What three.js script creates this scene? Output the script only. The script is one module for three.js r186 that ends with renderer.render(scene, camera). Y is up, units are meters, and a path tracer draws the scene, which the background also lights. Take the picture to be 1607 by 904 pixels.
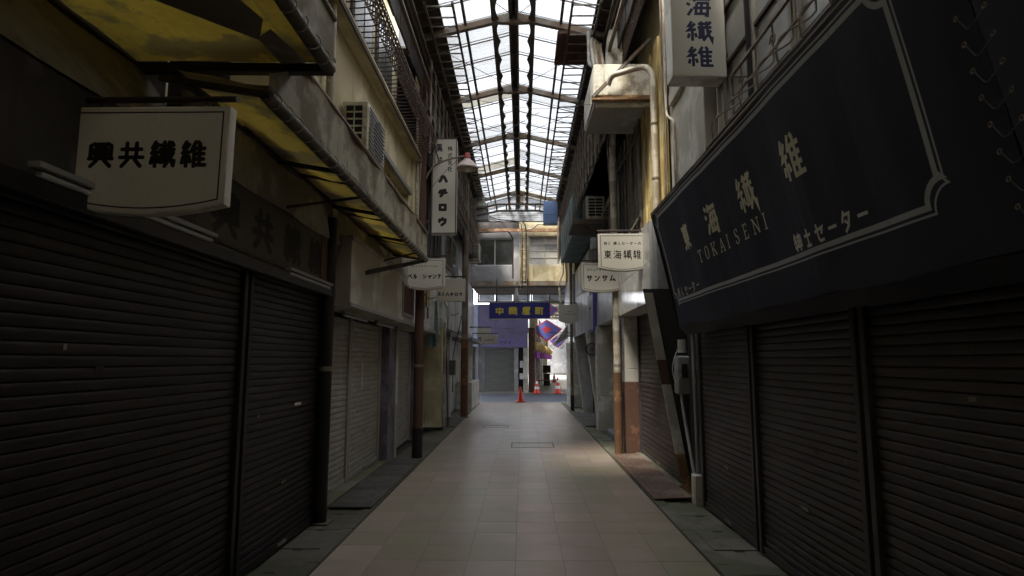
import * as THREE from 'three';
import { mergeGeometries, toCreasedNormals } from 'three/addons/utils/BufferGeometryUtils.js';
import { RoundedBoxGeometry } from 'three/addons/geometries/RoundedBoxGeometry.js';

// ---------------------------------------------------------------- camera, sky, sun, exposure
const scene = new THREE.Scene();
const camera = new THREE.PerspectiveCamera(51.84, 1607 / 904, 0.05, 400);
camera.rotation.order = 'YXZ';
camera.position.set(0, 1.66, 0);
camera.rotation.y = THREE.MathUtils.degToRad(0.978);
camera.rotation.x = THREE.MathUtils.degToRad(6.99);

const renderer = new THREE.WebGLRenderer({ antialias: true });
renderer.toneMapping = THREE.LinearToneMapping;
renderer.toneMappingExposure = 6.3;
renderer.shadowMap.enabled = true;

function makeSky() {                                   // an even, bright overcast
  const W = 256, H = 128, d = new Float32Array(W * H * 4);
  for (let j = 0; j < H; j++) for (let i = 0; i < W; i++) {
    const el = ((j + 0.5) / H - 0.5) * Math.PI, az = (i / W) * Math.PI * 2;
    const up = Math.max(0, Math.sin(el));
    const cl = 0.06 * Math.sin(az * 3 + 4 * el) + 0.05 * Math.sin(az * 7 - 9 * el + 1) + 0.03 * Math.sin(az * 13 + 15 * el);
    const L = el < 0 ? 0.25 : (0.95 + 0.5 * up) * (1 + cl);
    const k = (j * W + i) * 4;
    d[k] = L * 0.96; d[k + 1] = L * 0.99; d[k + 2] = L * 1.06; d[k + 3] = 1;
  }
  const t = new THREE.DataTexture(d, W, H, THREE.RGBAFormat, THREE.FloatType);
  t.mapping = THREE.EquirectangularReflectionMapping; t.magFilter = THREE.LinearFilter; t.needsUpdate = true;
  return t;
}
const sky = makeSky();
scene.background = sky; scene.environment = sky;
scene.backgroundIntensity = 1; scene.environmentIntensity = 1;

const sun = new THREE.DirectionalLight(0xfff6ea, 1.5);
sun.position.set(-13, 40, 4); sun.target.position.set(0, 0, -14);
sun.castShadow = true; sun.shadow.radius = 24; sun.shadow.mapSize.set(2048, 2048);
Object.assign(sun.shadow.camera, { left: -40, right: 40, top: 40, bottom: -40, near: 1, far: 120 });
scene.add(sun, sun.target);

// ---------------------------------------------------------------- helpers
let seed = 7;
const rnd = () => { seed = (seed * 1664525 + 1013904223) >>> 0; return seed / 4294967296; };
const rr = (a, b) => a + (b - a) * rnd();

// tiling value noise
function noiseGrid(p, s) {
  let q = (s * 2654435761 + 12345) >>> 0; const a = new Float32Array(p * p);
  for (let i = 0; i < a.length; i++) { q = (q * 1664525 + 1013904223) >>> 0; a[i] = q / 4294967296; }
  return a;
}
function field(N, p0x, p0y, oct, s, gain = 0.55) {
  const o = new Float32Array(N * N); let amp = 1, tot = 0;
  for (let k = 0; k < oct; k++) {
    const px = p0x << k, py = p0y << k, p = Math.max(px, py), g = noiseGrid(p, s + k * 31);
    for (let j = 0; j < N; j++) {
      const v = j / N * py, y0 = Math.floor(v), fy = v - y0, sy = fy * fy * (3 - 2 * fy), y1 = (y0 + 1) % py;
      for (let i = 0; i < N; i++) {
        const u = i / N * px, x0 = Math.floor(u), fx = u - x0, sx = fx * fx * (3 - 2 * fx), x1 = (x0 + 1) % px;
        const a = g[y0 * p + x0], b = g[y0 * p + x1], c = g[y1 * p + x0], d = g[y1 * p + x1];
        o[j * N + i] += amp * (a + (b - a) * sx + (c - a) * sy + (a - b - c + d) * sx * sy);
      }
    }
    tot += amp; amp *= gain;
  }
  for (let i = 0; i < o.length; i++) o[i] /= tot;
  return o;
}
const enc = (v) => { v = Math.min(1, Math.max(0, v)); return Math.round(255 * (v <= 0.0031308 ? v * 12.92 : 1.055 * Math.pow(v, 1 / 2.4) - 0.055)); };
const sstep = (a, b, x) => { const t = Math.min(1, Math.max(0, (x - a) / (b - a))); return t * t * (3 - 2 * t); };
function tex(N, fn, srgb = true) {
  const d = new Uint8Array(N * N * 4);
  for (let k = 0; k < N * N; k++) {
    const c = fn(k);
    for (let m = 0; m < 3; m++) d[k * 4 + m] = srgb ? enc(c[m]) : Math.round(255 * Math.min(1, Math.max(0, c[m])));
    d[k * 4 + 3] = 255;
  }
  const t = new THREE.DataTexture(d, N, N); t.wrapS = t.wrapT = THREE.RepeatWrapping;
  t.magFilter = THREE.LinearFilter; t.minFilter = THREE.LinearMipmapLinearFilter; t.generateMipmaps = true;
  if (srgb) t.colorSpace = THREE.SRGBColorSpace; t.needsUpdate = true;
  return t;
}
// a weathered surface: base colour, mottling, stains of a second matter, vertical run marks of a third, specks
const mix3 = (a, b, t) => [a[0] + (b[0] - a[0]) * t, a[1] + (b[1] - a[1]) * t, a[2] + (b[2] - a[2]) * t];
const rA = field(256, 4, 4, 6, 901, 0.7), rB = field(256, 24, 24, 3, 907);
const roughNoise = tex(256, (k) => { const v = 0.8 + 0.3 * (rA[k] - 0.5); return [v, v, v]; }, false);
const bumpNoise = tex(256, (k) => { const v = 0.5 * rA[k] + 0.5 * rB[k]; return [v, v, v]; }, false);
roughNoise.repeat.set(0.7, 0.7); bumpNoise.repeat.set(1.3, 1.3);
function weather({ s = 1, N = 256, base, mottle = 0.18, stain, stainAmt = 0.3, run, runAmt = 0, speck = 0, metres = 2, rough = 0.8, roughVar = 0.15, bump = 0, metal = 0, grain = 0.12, scale = [3, 3], soft = 0.09, extra = {} }) {
  const a = field(N, scale[0], scale[1], 5, s), b = field(N, 4, 4, 5, s + 7, 0.65), c = field(N, 32, 32, 2, s + 13), r = field(N, 28, 2, 4, s + 19), r2 = field(N, 6, 3, 3, s + 23);
  const map = tex(N, (k) => {
    const m = 1 + mottle * 2 * (a[k] - 0.5) + grain * 2 * (c[k] - 0.5);
    let col = [base[0] * m, base[1] * m, base[2] * m];
    if (stain) col = mix3(col, stain, stainAmt > 0 ? sstep(1 - stainAmt - 0.29 - soft, 1 - stainAmt - 0.29 + soft, b[k] + 0.08 * (c[k] - 0.5)) * 0.85 : 0);
    if (run) col = mix3(col, run, runAmt * sstep(0.58, 0.86, r[k]) * sstep(0.48, 0.7, r2[k]));
    if (speck && c[k] > 1 - speck) col = mix3(col, stain || [0.02, 0.02, 0.02], 0.7);
    return col;
  });
  map.repeat.set(1 / metres, 1 / metres);
  const m = new THREE.MeshStandardMaterial({ map, roughnessMap: roughNoise, roughness: Math.min(1, rough / 0.85), metalness: metal, ...extra });
  if (bump) { m.bumpMap = bumpNoise; m.bumpScale = bump; }
  return m;
}
const tint = (m, r, g, b) => { const c = m.clone(); c.color.setRGB(r, g, b); return c; };
const plain = (r, g, b, rough = 0.7, metal = 0) => { const m = new THREE.MeshStandardMaterial({ roughness: rough, metalness: metal }); m.color.setRGB(r, g, b); return m; };

// geometry
const P = (x, y, z) => new THREE.Vector3(x, y, z);
function bx(x0, x1, y0, y1, z0, z1) { const g = new THREE.BoxGeometry(Math.abs(x1 - x0), Math.abs(y1 - y0), Math.abs(z1 - z0)); g.translate((x0 + x1) / 2, (y0 + y1) / 2, (z0 + z1) / 2); return g; }
function rb(x0, x1, y0, y1, z0, z1, r = 0.01, seg = 2) { const w = Math.abs(x1 - x0), h = Math.abs(y1 - y0), d = Math.abs(z1 - z0); const g = new RoundedBoxGeometry(w, h, d, seg, Math.min(r, w / 2.01, h / 2.01, d / 2.01)); g.translate((x0 + x1) / 2, (y0 + y1) / 2, (z0 + z1) / 2); return g; }
function bar(a, b, w, h = w) {                          // straight bar of w x h section from a to b
  const d = b.clone().sub(a), L = d.length(), g = new THREE.BoxGeometry(w, h, L), q = new THREE.Object3D();
  q.position.copy(a).addScaledVector(d, 0.5); q.lookAt(b); q.updateMatrix(); g.applyMatrix4(q.matrix); return g;
}
function rod(a, b, r, n = 8) {
  const d = b.clone().sub(a), L = d.length(), g = new THREE.CylinderGeometry(r, r, L, n); g.rotateX(Math.PI / 2);
  const q = new THREE.Object3D(); q.position.copy(a).addScaledVector(d, 0.5); q.lookAt(b); q.updateMatrix(); g.applyMatrix4(q.matrix); return g;
}
function tube(pts, r, n = 6, seg = 0, tens = 0.2) {
  const c = new THREE.CatmullRomCurve3(pts, false, 'catmullrom', tens); return new THREE.TubeGeometry(c, seg || pts.length * 8, r, n, false);
}
function bend(pts, r, n = 8, rad = 0.08) {              // pipe of straight runs with rounded elbows
  const path = new THREE.CurvePath();
  let prev = pts[0];
  for (let i = 1; i < pts.length; i++) {
    if (i < pts.length - 1) {
      const d1 = pts[i].clone().sub(pts[i - 1]), d2 = pts[i + 1].clone().sub(pts[i]);
      const k = Math.min(rad, d1.length() / 2.1, d2.length() / 2.1);
      const p = pts[i].clone().addScaledVector(d1.normalize(), -k), q = pts[i].clone().addScaledVector(d2.normalize(), k);
      path.add(new THREE.LineCurve3(prev, p)); path.add(new THREE.QuadraticBezierCurve3(p, pts[i], q)); prev = q;
    } else path.add(new THREE.LineCurve3(prev, pts[i]));
  }
  const list = []; for (const c of path.curves) { const n2 = c.isLineCurve3 ? 1 : 5; for (let i = 0; i < n2; i++) list.push(c.getPoint(i / n2)); }
  list.push(pts[pts.length - 1]);
  const out = [];
  const cv = new THREE.Curve(); const acc = [0]; for (let i = 1; i < list.length; i++) acc.push(acc[i - 1] + list[i].distanceTo(list[i - 1]));
  const tot = acc[acc.length - 1];
  cv.getPoint = (t, o = new THREE.Vector3()) => { const s = t * tot; let i = 1; while (i < list.length - 1 && acc[i] < s) i++; const f = (s - acc[i - 1]) / Math.max(1e-6, acc[i] - acc[i - 1]); return o.lerpVectors(list[i - 1], list[i], Math.min(1, Math.max(0, f))); };
  cv.getPointAt = cv.getPoint; cv.getTangentAt = (t, o = new THREE.Vector3()) => { const a = cv.getPoint(Math.max(0, t - 0.002)), b = cv.getPoint(Math.min(1, t + 0.002)); return o.copy(b).sub(a).normalize(); }; cv.getTangent = cv.getTangentAt;
  return new THREE.TubeGeometry(cv, Math.min(160, Math.max(12, Math.round(tot / 0.04))), r, n, false);
}
function extr(shape, depth, bevel = 0, seg = 8) { return new THREE.ExtrudeGeometry(shape, { depth, bevelEnabled: bevel > 0, bevelSize: bevel, bevelThickness: bevel, bevelSegments: 2, curveSegments: seg }); }
function boxUV(g) {
  const p = g.attributes.position, n = g.attributes.normal, uv = new Float32Array(p.count * 2);
  for (let i = 0; i < p.count; i++) {
    const ax = Math.abs(n.getX(i)), ay = Math.abs(n.getY(i)), az = Math.abs(n.getZ(i));
    if (ay >= ax && ay >= az) { uv[2 * i] = p.getX(i); uv[2 * i + 1] = p.getZ(i); }
    else if (ax >= az) { uv[2 * i] = p.getZ(i); uv[2 * i + 1] = p.getY(i); }
    else { uv[2 * i] = p.getX(i); uv[2 * i + 1] = p.getY(i); }
  }
  g.setAttribute('uv', new THREE.BufferAttribute(uv, 2)); return g;
}
function geo(list, keepUV) {
  const l = (Array.isArray(list) ? list : [list]).map((g) => { const q = g.index ? g.toNonIndexed() : g; for (const k of Object.keys(q.attributes)) if (!['position', 'normal', 'uv'].includes(k)) q.deleteAttribute(k); return q; });
  const g = l.length > 1 ? mergeGeometries(l) : l[0];
  return keepUV ? g : boxUV(g);
}
const used = new Map();
function numbered(n) { const k = used.get(n) || 0; used.set(n, k + 1); return k ? n + '_' + String(k).padStart(3, '0') : n; }
function part(parent, name, geos, m, keepUV) { const o = new THREE.Mesh(geo(geos, keepUV), m); o.name = name; o.castShadow = o.receiveShadow = true; parent.add(o); return o; }
function share(parent, name, g, m) { const o = new THREE.Mesh(g, m); o.name = name; o.castShadow = o.receiveShadow = true; parent.add(o); return o; }
function tag(o, label, category, group) { o.userData.label = label; o.userData.category = category; if (group) o.userData.group = group; return o; }
function thing(name, label, category, x = 0, y = 0, z = 0, group) { const o = new THREE.Group(); o.name = numbered(name); o.position.set(x, y, z); scene.add(o); return tag(o, label, category, group); }
function one(name, label, category, geos, m, group, x = 0, y = 0, z = 0) { const o = part(scene, numbered(name), geos, m); o.position.set(x, y, z); return tag(o, label, category, group); }
function setting(name, geos, m) { const o = geos ? part(scene, numbered(name), geos, m) : new THREE.Group(); if (!geos) { o.name = numbered(name); scene.add(o); } o.userData.kind = 'structure'; return o; }

// ---------------------------------------------------------------- lettering: strokes on a 100 x 100 field
const ITO = '20,3 8,25 24,25;32,13 6,46 36,42;21,44 21,97;9,62 4,84;32,60 37,80';
const GLYPH = {
  '東': '8,16 92,16;22,30 78,30 78,62 22,62 22,30;22,46 78,46;50,3 50,98;48,62 30,80 6,92;52,62 70,80 94,92',
  '海': '8,8 20,20;3,36 15,46;6,96 24,64;44,4 30,28;38,18 96,18;43,36 37,88 88,88;43,36 86,36 83,97 72,95;27,60 98,60;62,38 58,86',
  '繊': ITO + ';44,15 92,15;57,3 57,30;42,32 97,32;77,3 82,58 97,95 99,76;95,46 62,97;45,46 70,46;45,62 70,62;43,82 72,78;51,34 51,80;63,34 63,80;87,4 95,14',
  '維': ITO + ';58,3 42,38;54,24 54,98;54,28 96,28;76,8 76,92;54,49 93,49;54,70 93,70;54,93 99,93;70,3 78,18',
  '興': '22,8 7,16 7,64;7,32 22,32;7,48 22,48;78,8 93,16 93,64;78,32 93,32;78,48 93,48;31,10 69,10 69,64;31,10 31,64;42,24 58,24;42,37 58,37 58,52 42,52 42,37;2,66 98,66;34,74 10,96;66,74 90,96',
  '共': '30,6 30,62;70,6 70,62;10,30 90,30;3,62 97,62;36,70 12,96;64,70 88,96',
  '紳': ITO + ';50,22 96,22 96,72 50,72 50,22;50,47 96,47;73,4 73,98',
  '士': '6,38 94,38;50,5 50,90;18,90 82,90',
  '婦': '20,4 10,55 36,88;33,30 24,62 3,96;2,32 42,32;50,8 92,8 92,32 50,32;50,20 92,20;44,56 44,42 98,42 98,56;52,62 52,90;52,62 92,62 92,86;72,44 72,98',
  '人': '50,4 45,50 7,96;48,42 66,72 95,96',
  '中': '12,25 88,25 88,66 12,66 12,25;50,3 50,98',
  '問': '9,8 9,97;9,8 42,8 42,41 9,41;9,24 42,24;91,8 91,95 80,94;91,8 58,8 58,41 91,41;58,24 91,24;33,56 67,56 67,82 33,82 33,56',
  '屋': '15,8 90,8 90,28 15,28;15,8 15,60 4,96;28,42 92,42;50,42 38,58 88,56;30,73 90,73;59,60 59,93;20,94 97,94',
  '町': '6,12 48,12 48,86 6,86 6,12;6,48 48,48;27,12 27,86;54,18 98,18;78,18 78,94 66,90',
  '株': '3,28 45,28;24,4 24,97;22,30 3,70;28,32 43,56;60,8 50,32;53,25 95,25;46,48 99,48;74,5 74,97;70,50 46,86;77,50 99,86',
  '式': '5,25 95,25;12,50 50,50;30,50 30,86;6,92 54,80;62,4 70,60 88,95 95,76;78,5 90,16',
  '会': '50,4 5,46;50,4 95,46;30,42 70,42;12,60 88,60;44,62 24,93 80,88;68,72 90,97',
  '社': '22,3 30,14;5,24 43,24 7,62;26,45 26,98;30,52 43,66;52,40 96,40;74,8 74,91;47,93 99,93',
  '黒': '22,6 78,6 78,44 22,44 22,6;22,25 78,25;50,6 50,72;14,58 86,58;4,74 96,74;14,84 8,97;38,84 36,97;62,84 66,97;86,84 94,97',
  '点': '50,3 50,30;50,16 82,16;22,32 78,32 78,62 22,62 22,32;14,76 6,96;38,76 36,94;62,76 66,94;86,76 96,96',
  'カ': '8,30 88,30 80,92 62,84;45,5 40,52 8,95', 'ジ': '15,18 37,28;7,42 28,52;14,94 56,76 88,36;68,8 75,22;84,3 92,17', 'シ': '18,15 40,26;8,40 30,52;14,94 56,76 90,32',
  'ュ': '25,44 66,44 62,86;10,88 92,88', 'ア': '8,14 92,14 60,48;48,32 45,66 18,96', 'ル': '30,12 30,56 7,92;58,8 58,88 97,50', 'ウ': '50,3 50,20;11,48 11,22 89,22 83,62 42,97',
  'ェ': '25,46 75,46;50,46 50,88;14,88 86,88', 'ー': '6,50 94,50', 'サ': '4,32 96,32;30,8 30,64;70,8 70,56 34,97', 'ン': '12,20 40,38;9,92 56,76 92,24', 'ム': '46,6 14,82 84,74;64,50 94,97',
  'ベ': '4,60 32,26 96,84;62,16 70,32;78,8 87,24', '・': '44,50 56,50', 'ャ': '12,54 88,42 68,68;35,30 54,97', 'テ': '22,14 78,14;5,40 95,40;52,40 48,70 24,97', 'ハ': '36,18 30,56 6,90;60,18 78,50 96,90',
  'チ': '80,8 50,18 16,20;4,46 96,46;50,18 48,66 22,97', 'ロ': '14,18 86,18 86,86 14,86 14,18', 'フ': '10,16 90,16 80,56 28,96', 'イ': '86,6 52,42 7,64;53,40 53,97', 'ァ': '15,42 88,42 66,66;50,56 46,74 28,97', 'ッ': '16,50 26,68;44,46 52,64;86,50 70,82 38,97', 'ョ': '22,44 80,44 80,92 22,92;26,68 80,68',
  'セ': '4,42 94,30 72,60;35,7 35,78 46,90 92,88', 'タ': '42,4 7,54;34,22 88,22 62,72 20,97;34,46 68,68', 'の': '52,20 46,62 32,82 18,78 12,58 22,34 46,20 68,22 86,38 90,58 80,78 58,93', 'リ': '24,10 24,60;76,8 76,60 40,96', 'ソ': '14,18 26,46;88,14 72,64 28,96',
};
function glyph(ctx, ch, x, y, w, h, lw, style = {}) {
  const g = GLYPH[ch]; if (!g) return;
  ctx.lineWidth = lw; ctx.lineJoin = style.join || 'miter'; ctx.lineCap = style.cap || 'butt';
  const pad = lw / 2;
  for (const st of g.split(';')) {
    const pts = st.split(' ').map((p) => p.split(',').map(Number));
    ctx.beginPath();
    pts.forEach(([px, py], i) => { const X = x + pad + px / 100 * (w - lw) + (style.slant || 0) * (50 - py) / 100 * w, Y = y + pad + py / 100 * (h - lw); if (i) ctx.lineTo(X, Y); else ctx.moveTo(X, Y); });
    const same = pts.length > 2 && pts[0][0] === pts[pts.length - 1][0] && pts[0][1] === pts[pts.length - 1][1];
    if (same) ctx.closePath();
    ctx.stroke();
  }
}
function word(ctx, str, x, y, w, h, gap, lw, style) { [...str].forEach((c, i) => glyph(ctx, c, x + i * (w + gap), y, w, h, lw, style)); }
function column(ctx, str, x, y, w, h, gap, lw, style) { [...str].forEach((c, i) => glyph(ctx, c, x, y + i * (h + gap), w, h, lw, style)); }
// a printed face: canvas of W x H pixels; age() leaves faint specks and runs of dirt on it
function print(W, H, bg, draw, rough = 0.5) {
  const c = document.createElement('canvas'); c.width = W; c.height = H; const ctx = c.getContext('2d');
  ctx.fillStyle = bg; ctx.fillRect(0, 0, W, H); draw(ctx, W, H);
  for (let i = 0; i < 240; i++) { ctx.fillStyle = `rgba(${40 + rnd() * 30},${34 + rnd() * 20},${20},${0.03 + rnd() * 0.07})`; const s = 1 + rnd() * W / 90; ctx.fillRect(rnd() * W, rnd() * H, s * 0.5, s * (1 + rnd() * 6)); }
  const t = new THREE.CanvasTexture(c); t.colorSpace = THREE.SRGBColorSpace; t.anisotropy = 8;
  return new THREE.MeshStandardMaterial({ map: t, roughness: rough });
}
function faceUV(g, x0, x1, y0, y1) { const p = g.attributes.position, uv = new Float32Array(p.count * 2); for (let i = 0; i < p.count; i++) { uv[2 * i] = (p.getX(i) - x0) / (x1 - x0); uv[2 * i + 1] = (p.getY(i) - y0) / (y1 - y0); } g.setAttribute('uv', new THREE.BufferAttribute(uv, 2)); return g; }

// ---------------------------------------------------------------- materials (linear base colours)
const M = {
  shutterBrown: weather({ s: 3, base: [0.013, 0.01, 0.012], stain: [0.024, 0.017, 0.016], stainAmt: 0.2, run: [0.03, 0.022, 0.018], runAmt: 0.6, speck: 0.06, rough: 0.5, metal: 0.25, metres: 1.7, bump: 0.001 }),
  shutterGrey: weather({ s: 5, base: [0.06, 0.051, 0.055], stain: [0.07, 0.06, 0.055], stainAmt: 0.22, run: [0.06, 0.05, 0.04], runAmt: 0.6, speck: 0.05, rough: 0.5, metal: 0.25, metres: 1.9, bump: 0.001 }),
  shutterPale: weather({ s: 9, base: [0.36, 0.34, 0.29], stain: [0.29, 0.27, 0.22], stainAmt: 0.14, run: [0.2, 0.16, 0.11], runAmt: 0.4, speck: 0.02, rough: 0.55, metres: 1.9, bump: 0.001 }),
  cream: weather({ s: 11, N: 512, base: [0.64, 0.56, 0.36], stain: [0.42, 0.35, 0.2], stainAmt: 0.24, run: [0.16, 0.12, 0.07], runAmt: 0.75, rough: 0.85, metres: 3.1, bump: 0.004, scale: [4, 4] }),
  paleWall: weather({ s: 15, N: 512, base: [0.58, 0.56, 0.48], stain: [0.35, 0.32, 0.26], stainAmt: 0.22, run: [0.15, 0.12, 0.09], runAmt: 0.75, rough: 0.8, metres: 2.7, bump: 0.003 }),
  whitePanel: weather({ s: 17, base: [0.72, 0.71, 0.66], stain: [0.42, 0.4, 0.34], stainAmt: 0.16, run: [0.22, 0.18, 0.13], runAmt: 0.55, rough: 0.45, metres: 1.6, mottle: 0.08 }),
  marble: weather({ s: 19, base: [0.6, 0.6, 0.57], stain: [0.42, 0.42, 0.4], stainAmt: 0.28, run: [0.3, 0.28, 0.25], runAmt: 0.4, rough: 0.12, roughVar: 0.06, metres: 1.4, mottle: 0.1 }),
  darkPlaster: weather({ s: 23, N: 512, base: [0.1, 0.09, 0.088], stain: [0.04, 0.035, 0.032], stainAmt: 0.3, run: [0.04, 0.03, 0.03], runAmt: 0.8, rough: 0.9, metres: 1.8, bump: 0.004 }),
  greyWall: weather({ s: 27, base: [0.37, 0.375, 0.38], stain: [0.25, 0.245, 0.24], stainAmt: 0.22, run: [0.1, 0.09, 0.08], runAmt: 0.7, rough: 0.8, metres: 2.3, bump: 0.002 }),
  greyTile: weather({ s: 29, base: [0.54, 0.55, 0.56], stain: [0.42, 0.42, 0.41], stainAmt: 0.18, run: [0.2, 0.19, 0.17], runAmt: 0.5, rough: 0.35, metres: 1.5, mottle: 0.1 }),
  purplePlaster: weather({ s: 31, base: [0.2, 0.175, 0.215], stain: [0.09, 0.08, 0.09], stainAmt: 0.22, run: [0.07, 0.06, 0.06], runAmt: 0.7, rough: 0.85, metres: 1.6, bump: 0.003 }),
  rust: weather({ s: 37, base: [0.17, 0.085, 0.05], stain: [0.075, 0.035, 0.022], stainAmt: 0.34, run: [0.25, 0.16, 0.1], runAmt: 0.5, speck: 0.1, rough: 0.85, metres: 0.9, bump: 0.002 }),
  rustOrange: weather({ s: 39, base: [0.42, 0.27, 0.13], stain: [0.17, 0.085, 0.045], stainAmt: 0.32, run: [0.46, 0.36, 0.2], runAmt: 0.6, speck: 0.08, rough: 0.85, metres: 1.1, bump: 0.002 }),
  steelDark: weather({ s: 41, base: [0.12, 0.108, 0.09], stain: [0.13, 0.085, 0.055], stainAmt: 0.22, rough: 0.7, metal: 0.3, metres: 0.8 }),
  steelGrey: weather({ s: 43, base: [0.26, 0.24, 0.2], stain: [0.2, 0.13, 0.08], stainAmt: 0.26, rough: 0.7, metal: 0.3, metres: 0.8 }),
  blackIron: weather({ s: 47, base: [0.022, 0.02, 0.02], stain: [0.06, 0.035, 0.025], stainAmt: 0.14, rough: 0.65, metal: 0.3, metres: 0.5 }),
  ironBrown: weather({ s: 49, base: [0.085, 0.05, 0.035], stain: [0.03, 0.022, 0.018], stainAmt: 0.2, rough: 0.7, metal: 0.2, metres: 0.5 }),
  wood: weather({ s: 53, base: [0.075, 0.052, 0.037], stain: [0.035, 0.025, 0.018], stainAmt: 0.3, rough: 0.85, metres: 1.2, scale: [12, 1] }),
  yellowCloth: weather({ s: 59, N: 512, base: [0.66, 0.49, 0.07], stain: [0.24, 0.19, 0.08], stainAmt: 0.13, run: [0.3, 0.22, 0.07], runAmt: 0.6, mottle: 0.22, grain: 0.14, speck: 0.1, rough: 0.9, metres: 1.3 }),
  greyCloth: weather({ s: 61, base: [0.28, 0.265, 0.245], stain: [0.14, 0.125, 0.11], stainAmt: 0.25, run: [0.1, 0.08, 0.06], runAmt: 0.8, rough: 0.9, metres: 1.7 }),
  fasciaCloth: weather({ s: 63, N: 512, base: [0.34, 0.31, 0.22], stain: [0.16, 0.13, 0.08], stainAmt: 0.24, run: [0.08, 0.065, 0.045], runAmt: 0.9, rough: 0.85, metres: 1.5 }),
  navyCloth: weather({ s: 67, base: [0.014, 0.015, 0.03], stain: [0.02, 0.02, 0.03], stainAmt: 0.2, rough: 0.75, metres: 1.5 }),
  signWhite: weather({ s: 71, base: [0.72, 0.69, 0.6], stain: [0.48, 0.44, 0.34], stainAmt: 0.12, run: [0.3, 0.25, 0.17], runAmt: 0.35, mottle: 0.06, grain: 0.04, rough: 0.45, metres: 1.1 }),
  unitWhite: weather({ s: 73, base: [0.68, 0.65, 0.54], stain: [0.36, 0.3, 0.2], stainAmt: 0.2, run: [0.2, 0.13, 0.08], runAmt: 0.6, rough: 0.5, metres: 0.9 }),
  pvc: weather({ s: 79, base: [0.55, 0.5, 0.4], stain: [0.3, 0.25, 0.17], stainAmt: 0.2, rough: 0.5, metres: 0.7 }),
  concrete: weather({ s: 83, N: 512, base: [0.17, 0.16, 0.13], stain: [0.09, 0.1, 0.05], stainAmt: 0.27, rough: 0.88, metres: 2.4, bump: 0.003, speck: 0.05 }),
  matBrown: weather({ s: 87, base: [0.115, 0.07, 0.05], stain: [0.19, 0.15, 0.11], stainAmt: 0.14, grain: 0.5, speck: 0.12, rough: 0.95, metres: 0.9, bump: 0.006 }),
  matGrey: weather({ s: 89, base: [0.075, 0.07, 0.062], stain: [0.04, 0.038, 0.032], stainAmt: 0.2, grain: 0.4, speck: 0.1, rough: 0.95, metres: 0.9, bump: 0.005 }),
  asphalt: weather({ s: 97, base: [0.075, 0.087, 0.12], stain: [0.055, 0.062, 0.082], stainAmt: 0.2, grain: 0.35, rough: 0.9, metres: 2, bump: 0.004 }),
  teal: weather({ s: 101, base: [0.16, 0.24, 0.25], stain: [0.1, 0.15, 0.16], stainAmt: 0.2, rough: 0.6, metres: 1.3 }),
  yellowSheet: weather({ s: 103, base: [0.62, 0.5, 0.22], stain: [0.4, 0.29, 0.1], stainAmt: 0.26, run: [0.24, 0.16, 0.06], runAmt: 0.8, rough: 0.55, metres: 1.4 }),
  darkSheet: weather({ s: 107, base: [0.14, 0.145, 0.13], stain: [0.07, 0.07, 0.06], stainAmt: 0.25, run: [0.2, 0.18, 0.13], runAmt: 0.5, rough: 0.5, metres: 1.2 }),
};
M.black = plain(0.012, 0.012, 0.012, 0.8);
M.soot = plain(0.03, 0.027, 0.025, 0.9);
M.rubber = plain(0.02, 0.02, 0.021, 0.6);
M.glassDark = new THREE.MeshPhysicalMaterial({ color: 0x0b0c0d, roughness: 0.12, metalness: 0 });
M.rope = plain(0.42, 0.4, 0.36, 0.9);
M.purpleSheet = weather({ s: 113, base: [0.2, 0.17, 0.3], stain: [0.15, 0.13, 0.22], stainAmt: 0.2, rough: 0.6, metres: 2.2 });
M.coneRed = plain(0.62, 0.05, 0.025, 0.45);
M.coneWhite = plain(0.75, 0.75, 0.73, 0.5);
M.tileBeige = plain(0.26, 0.24, 0.21, 0.5);
// translucent roof sheet
function sheet(r, g, b, t, dirt, sd) {
  const N = 512, a = field(N, 3, 3, 5, sd), c = field(N, 2, 8, 4, sd + 5), f = field(N, 48, 48, 2, sd + 9);
  const map = tex(N, (k) => { const j = Math.floor(k / N), w = 0.5 + 0.5 * Math.cos(j / N * 20 * Math.PI * 2); const m = 1 - dirt * (0.34 * w * (0.5 + a[k]) + 0.5 * sstep(0.45, 0.75, c[k]) + 0.12 * f[k]); return [r * m, g * (m - 0.02 * dirt * c[k]), b * (m - 0.06 * dirt * c[k])]; });
  map.repeat.set(1 / 1.431, 1 / 1.431);
  return new THREE.MeshPhysicalMaterial({ map, roughness: 0.95, transmission: t, thickness: 0, side: THREE.DoubleSide });
}
M.sheetClear = sheet(0.52, 0.545, 0.58, 0.42, 0.75, 301);
M.sheetMilky = sheet(0.46, 0.48, 0.5, 0.4, 0.9, 311);
M.sheetYellow = sheet(0.52, 0.49, 0.39, 0.4, 0.9, 321);
M.sheetDirty = sheet(0.38, 0.37, 0.32, 0.36, 1.0, 331);

// ---------------------------------------------------------------- ground, floor, gutters, road
setting('ground', bx(-200, 200, -0.3, -0.12, -200, 200), M.asphalt);

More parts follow.
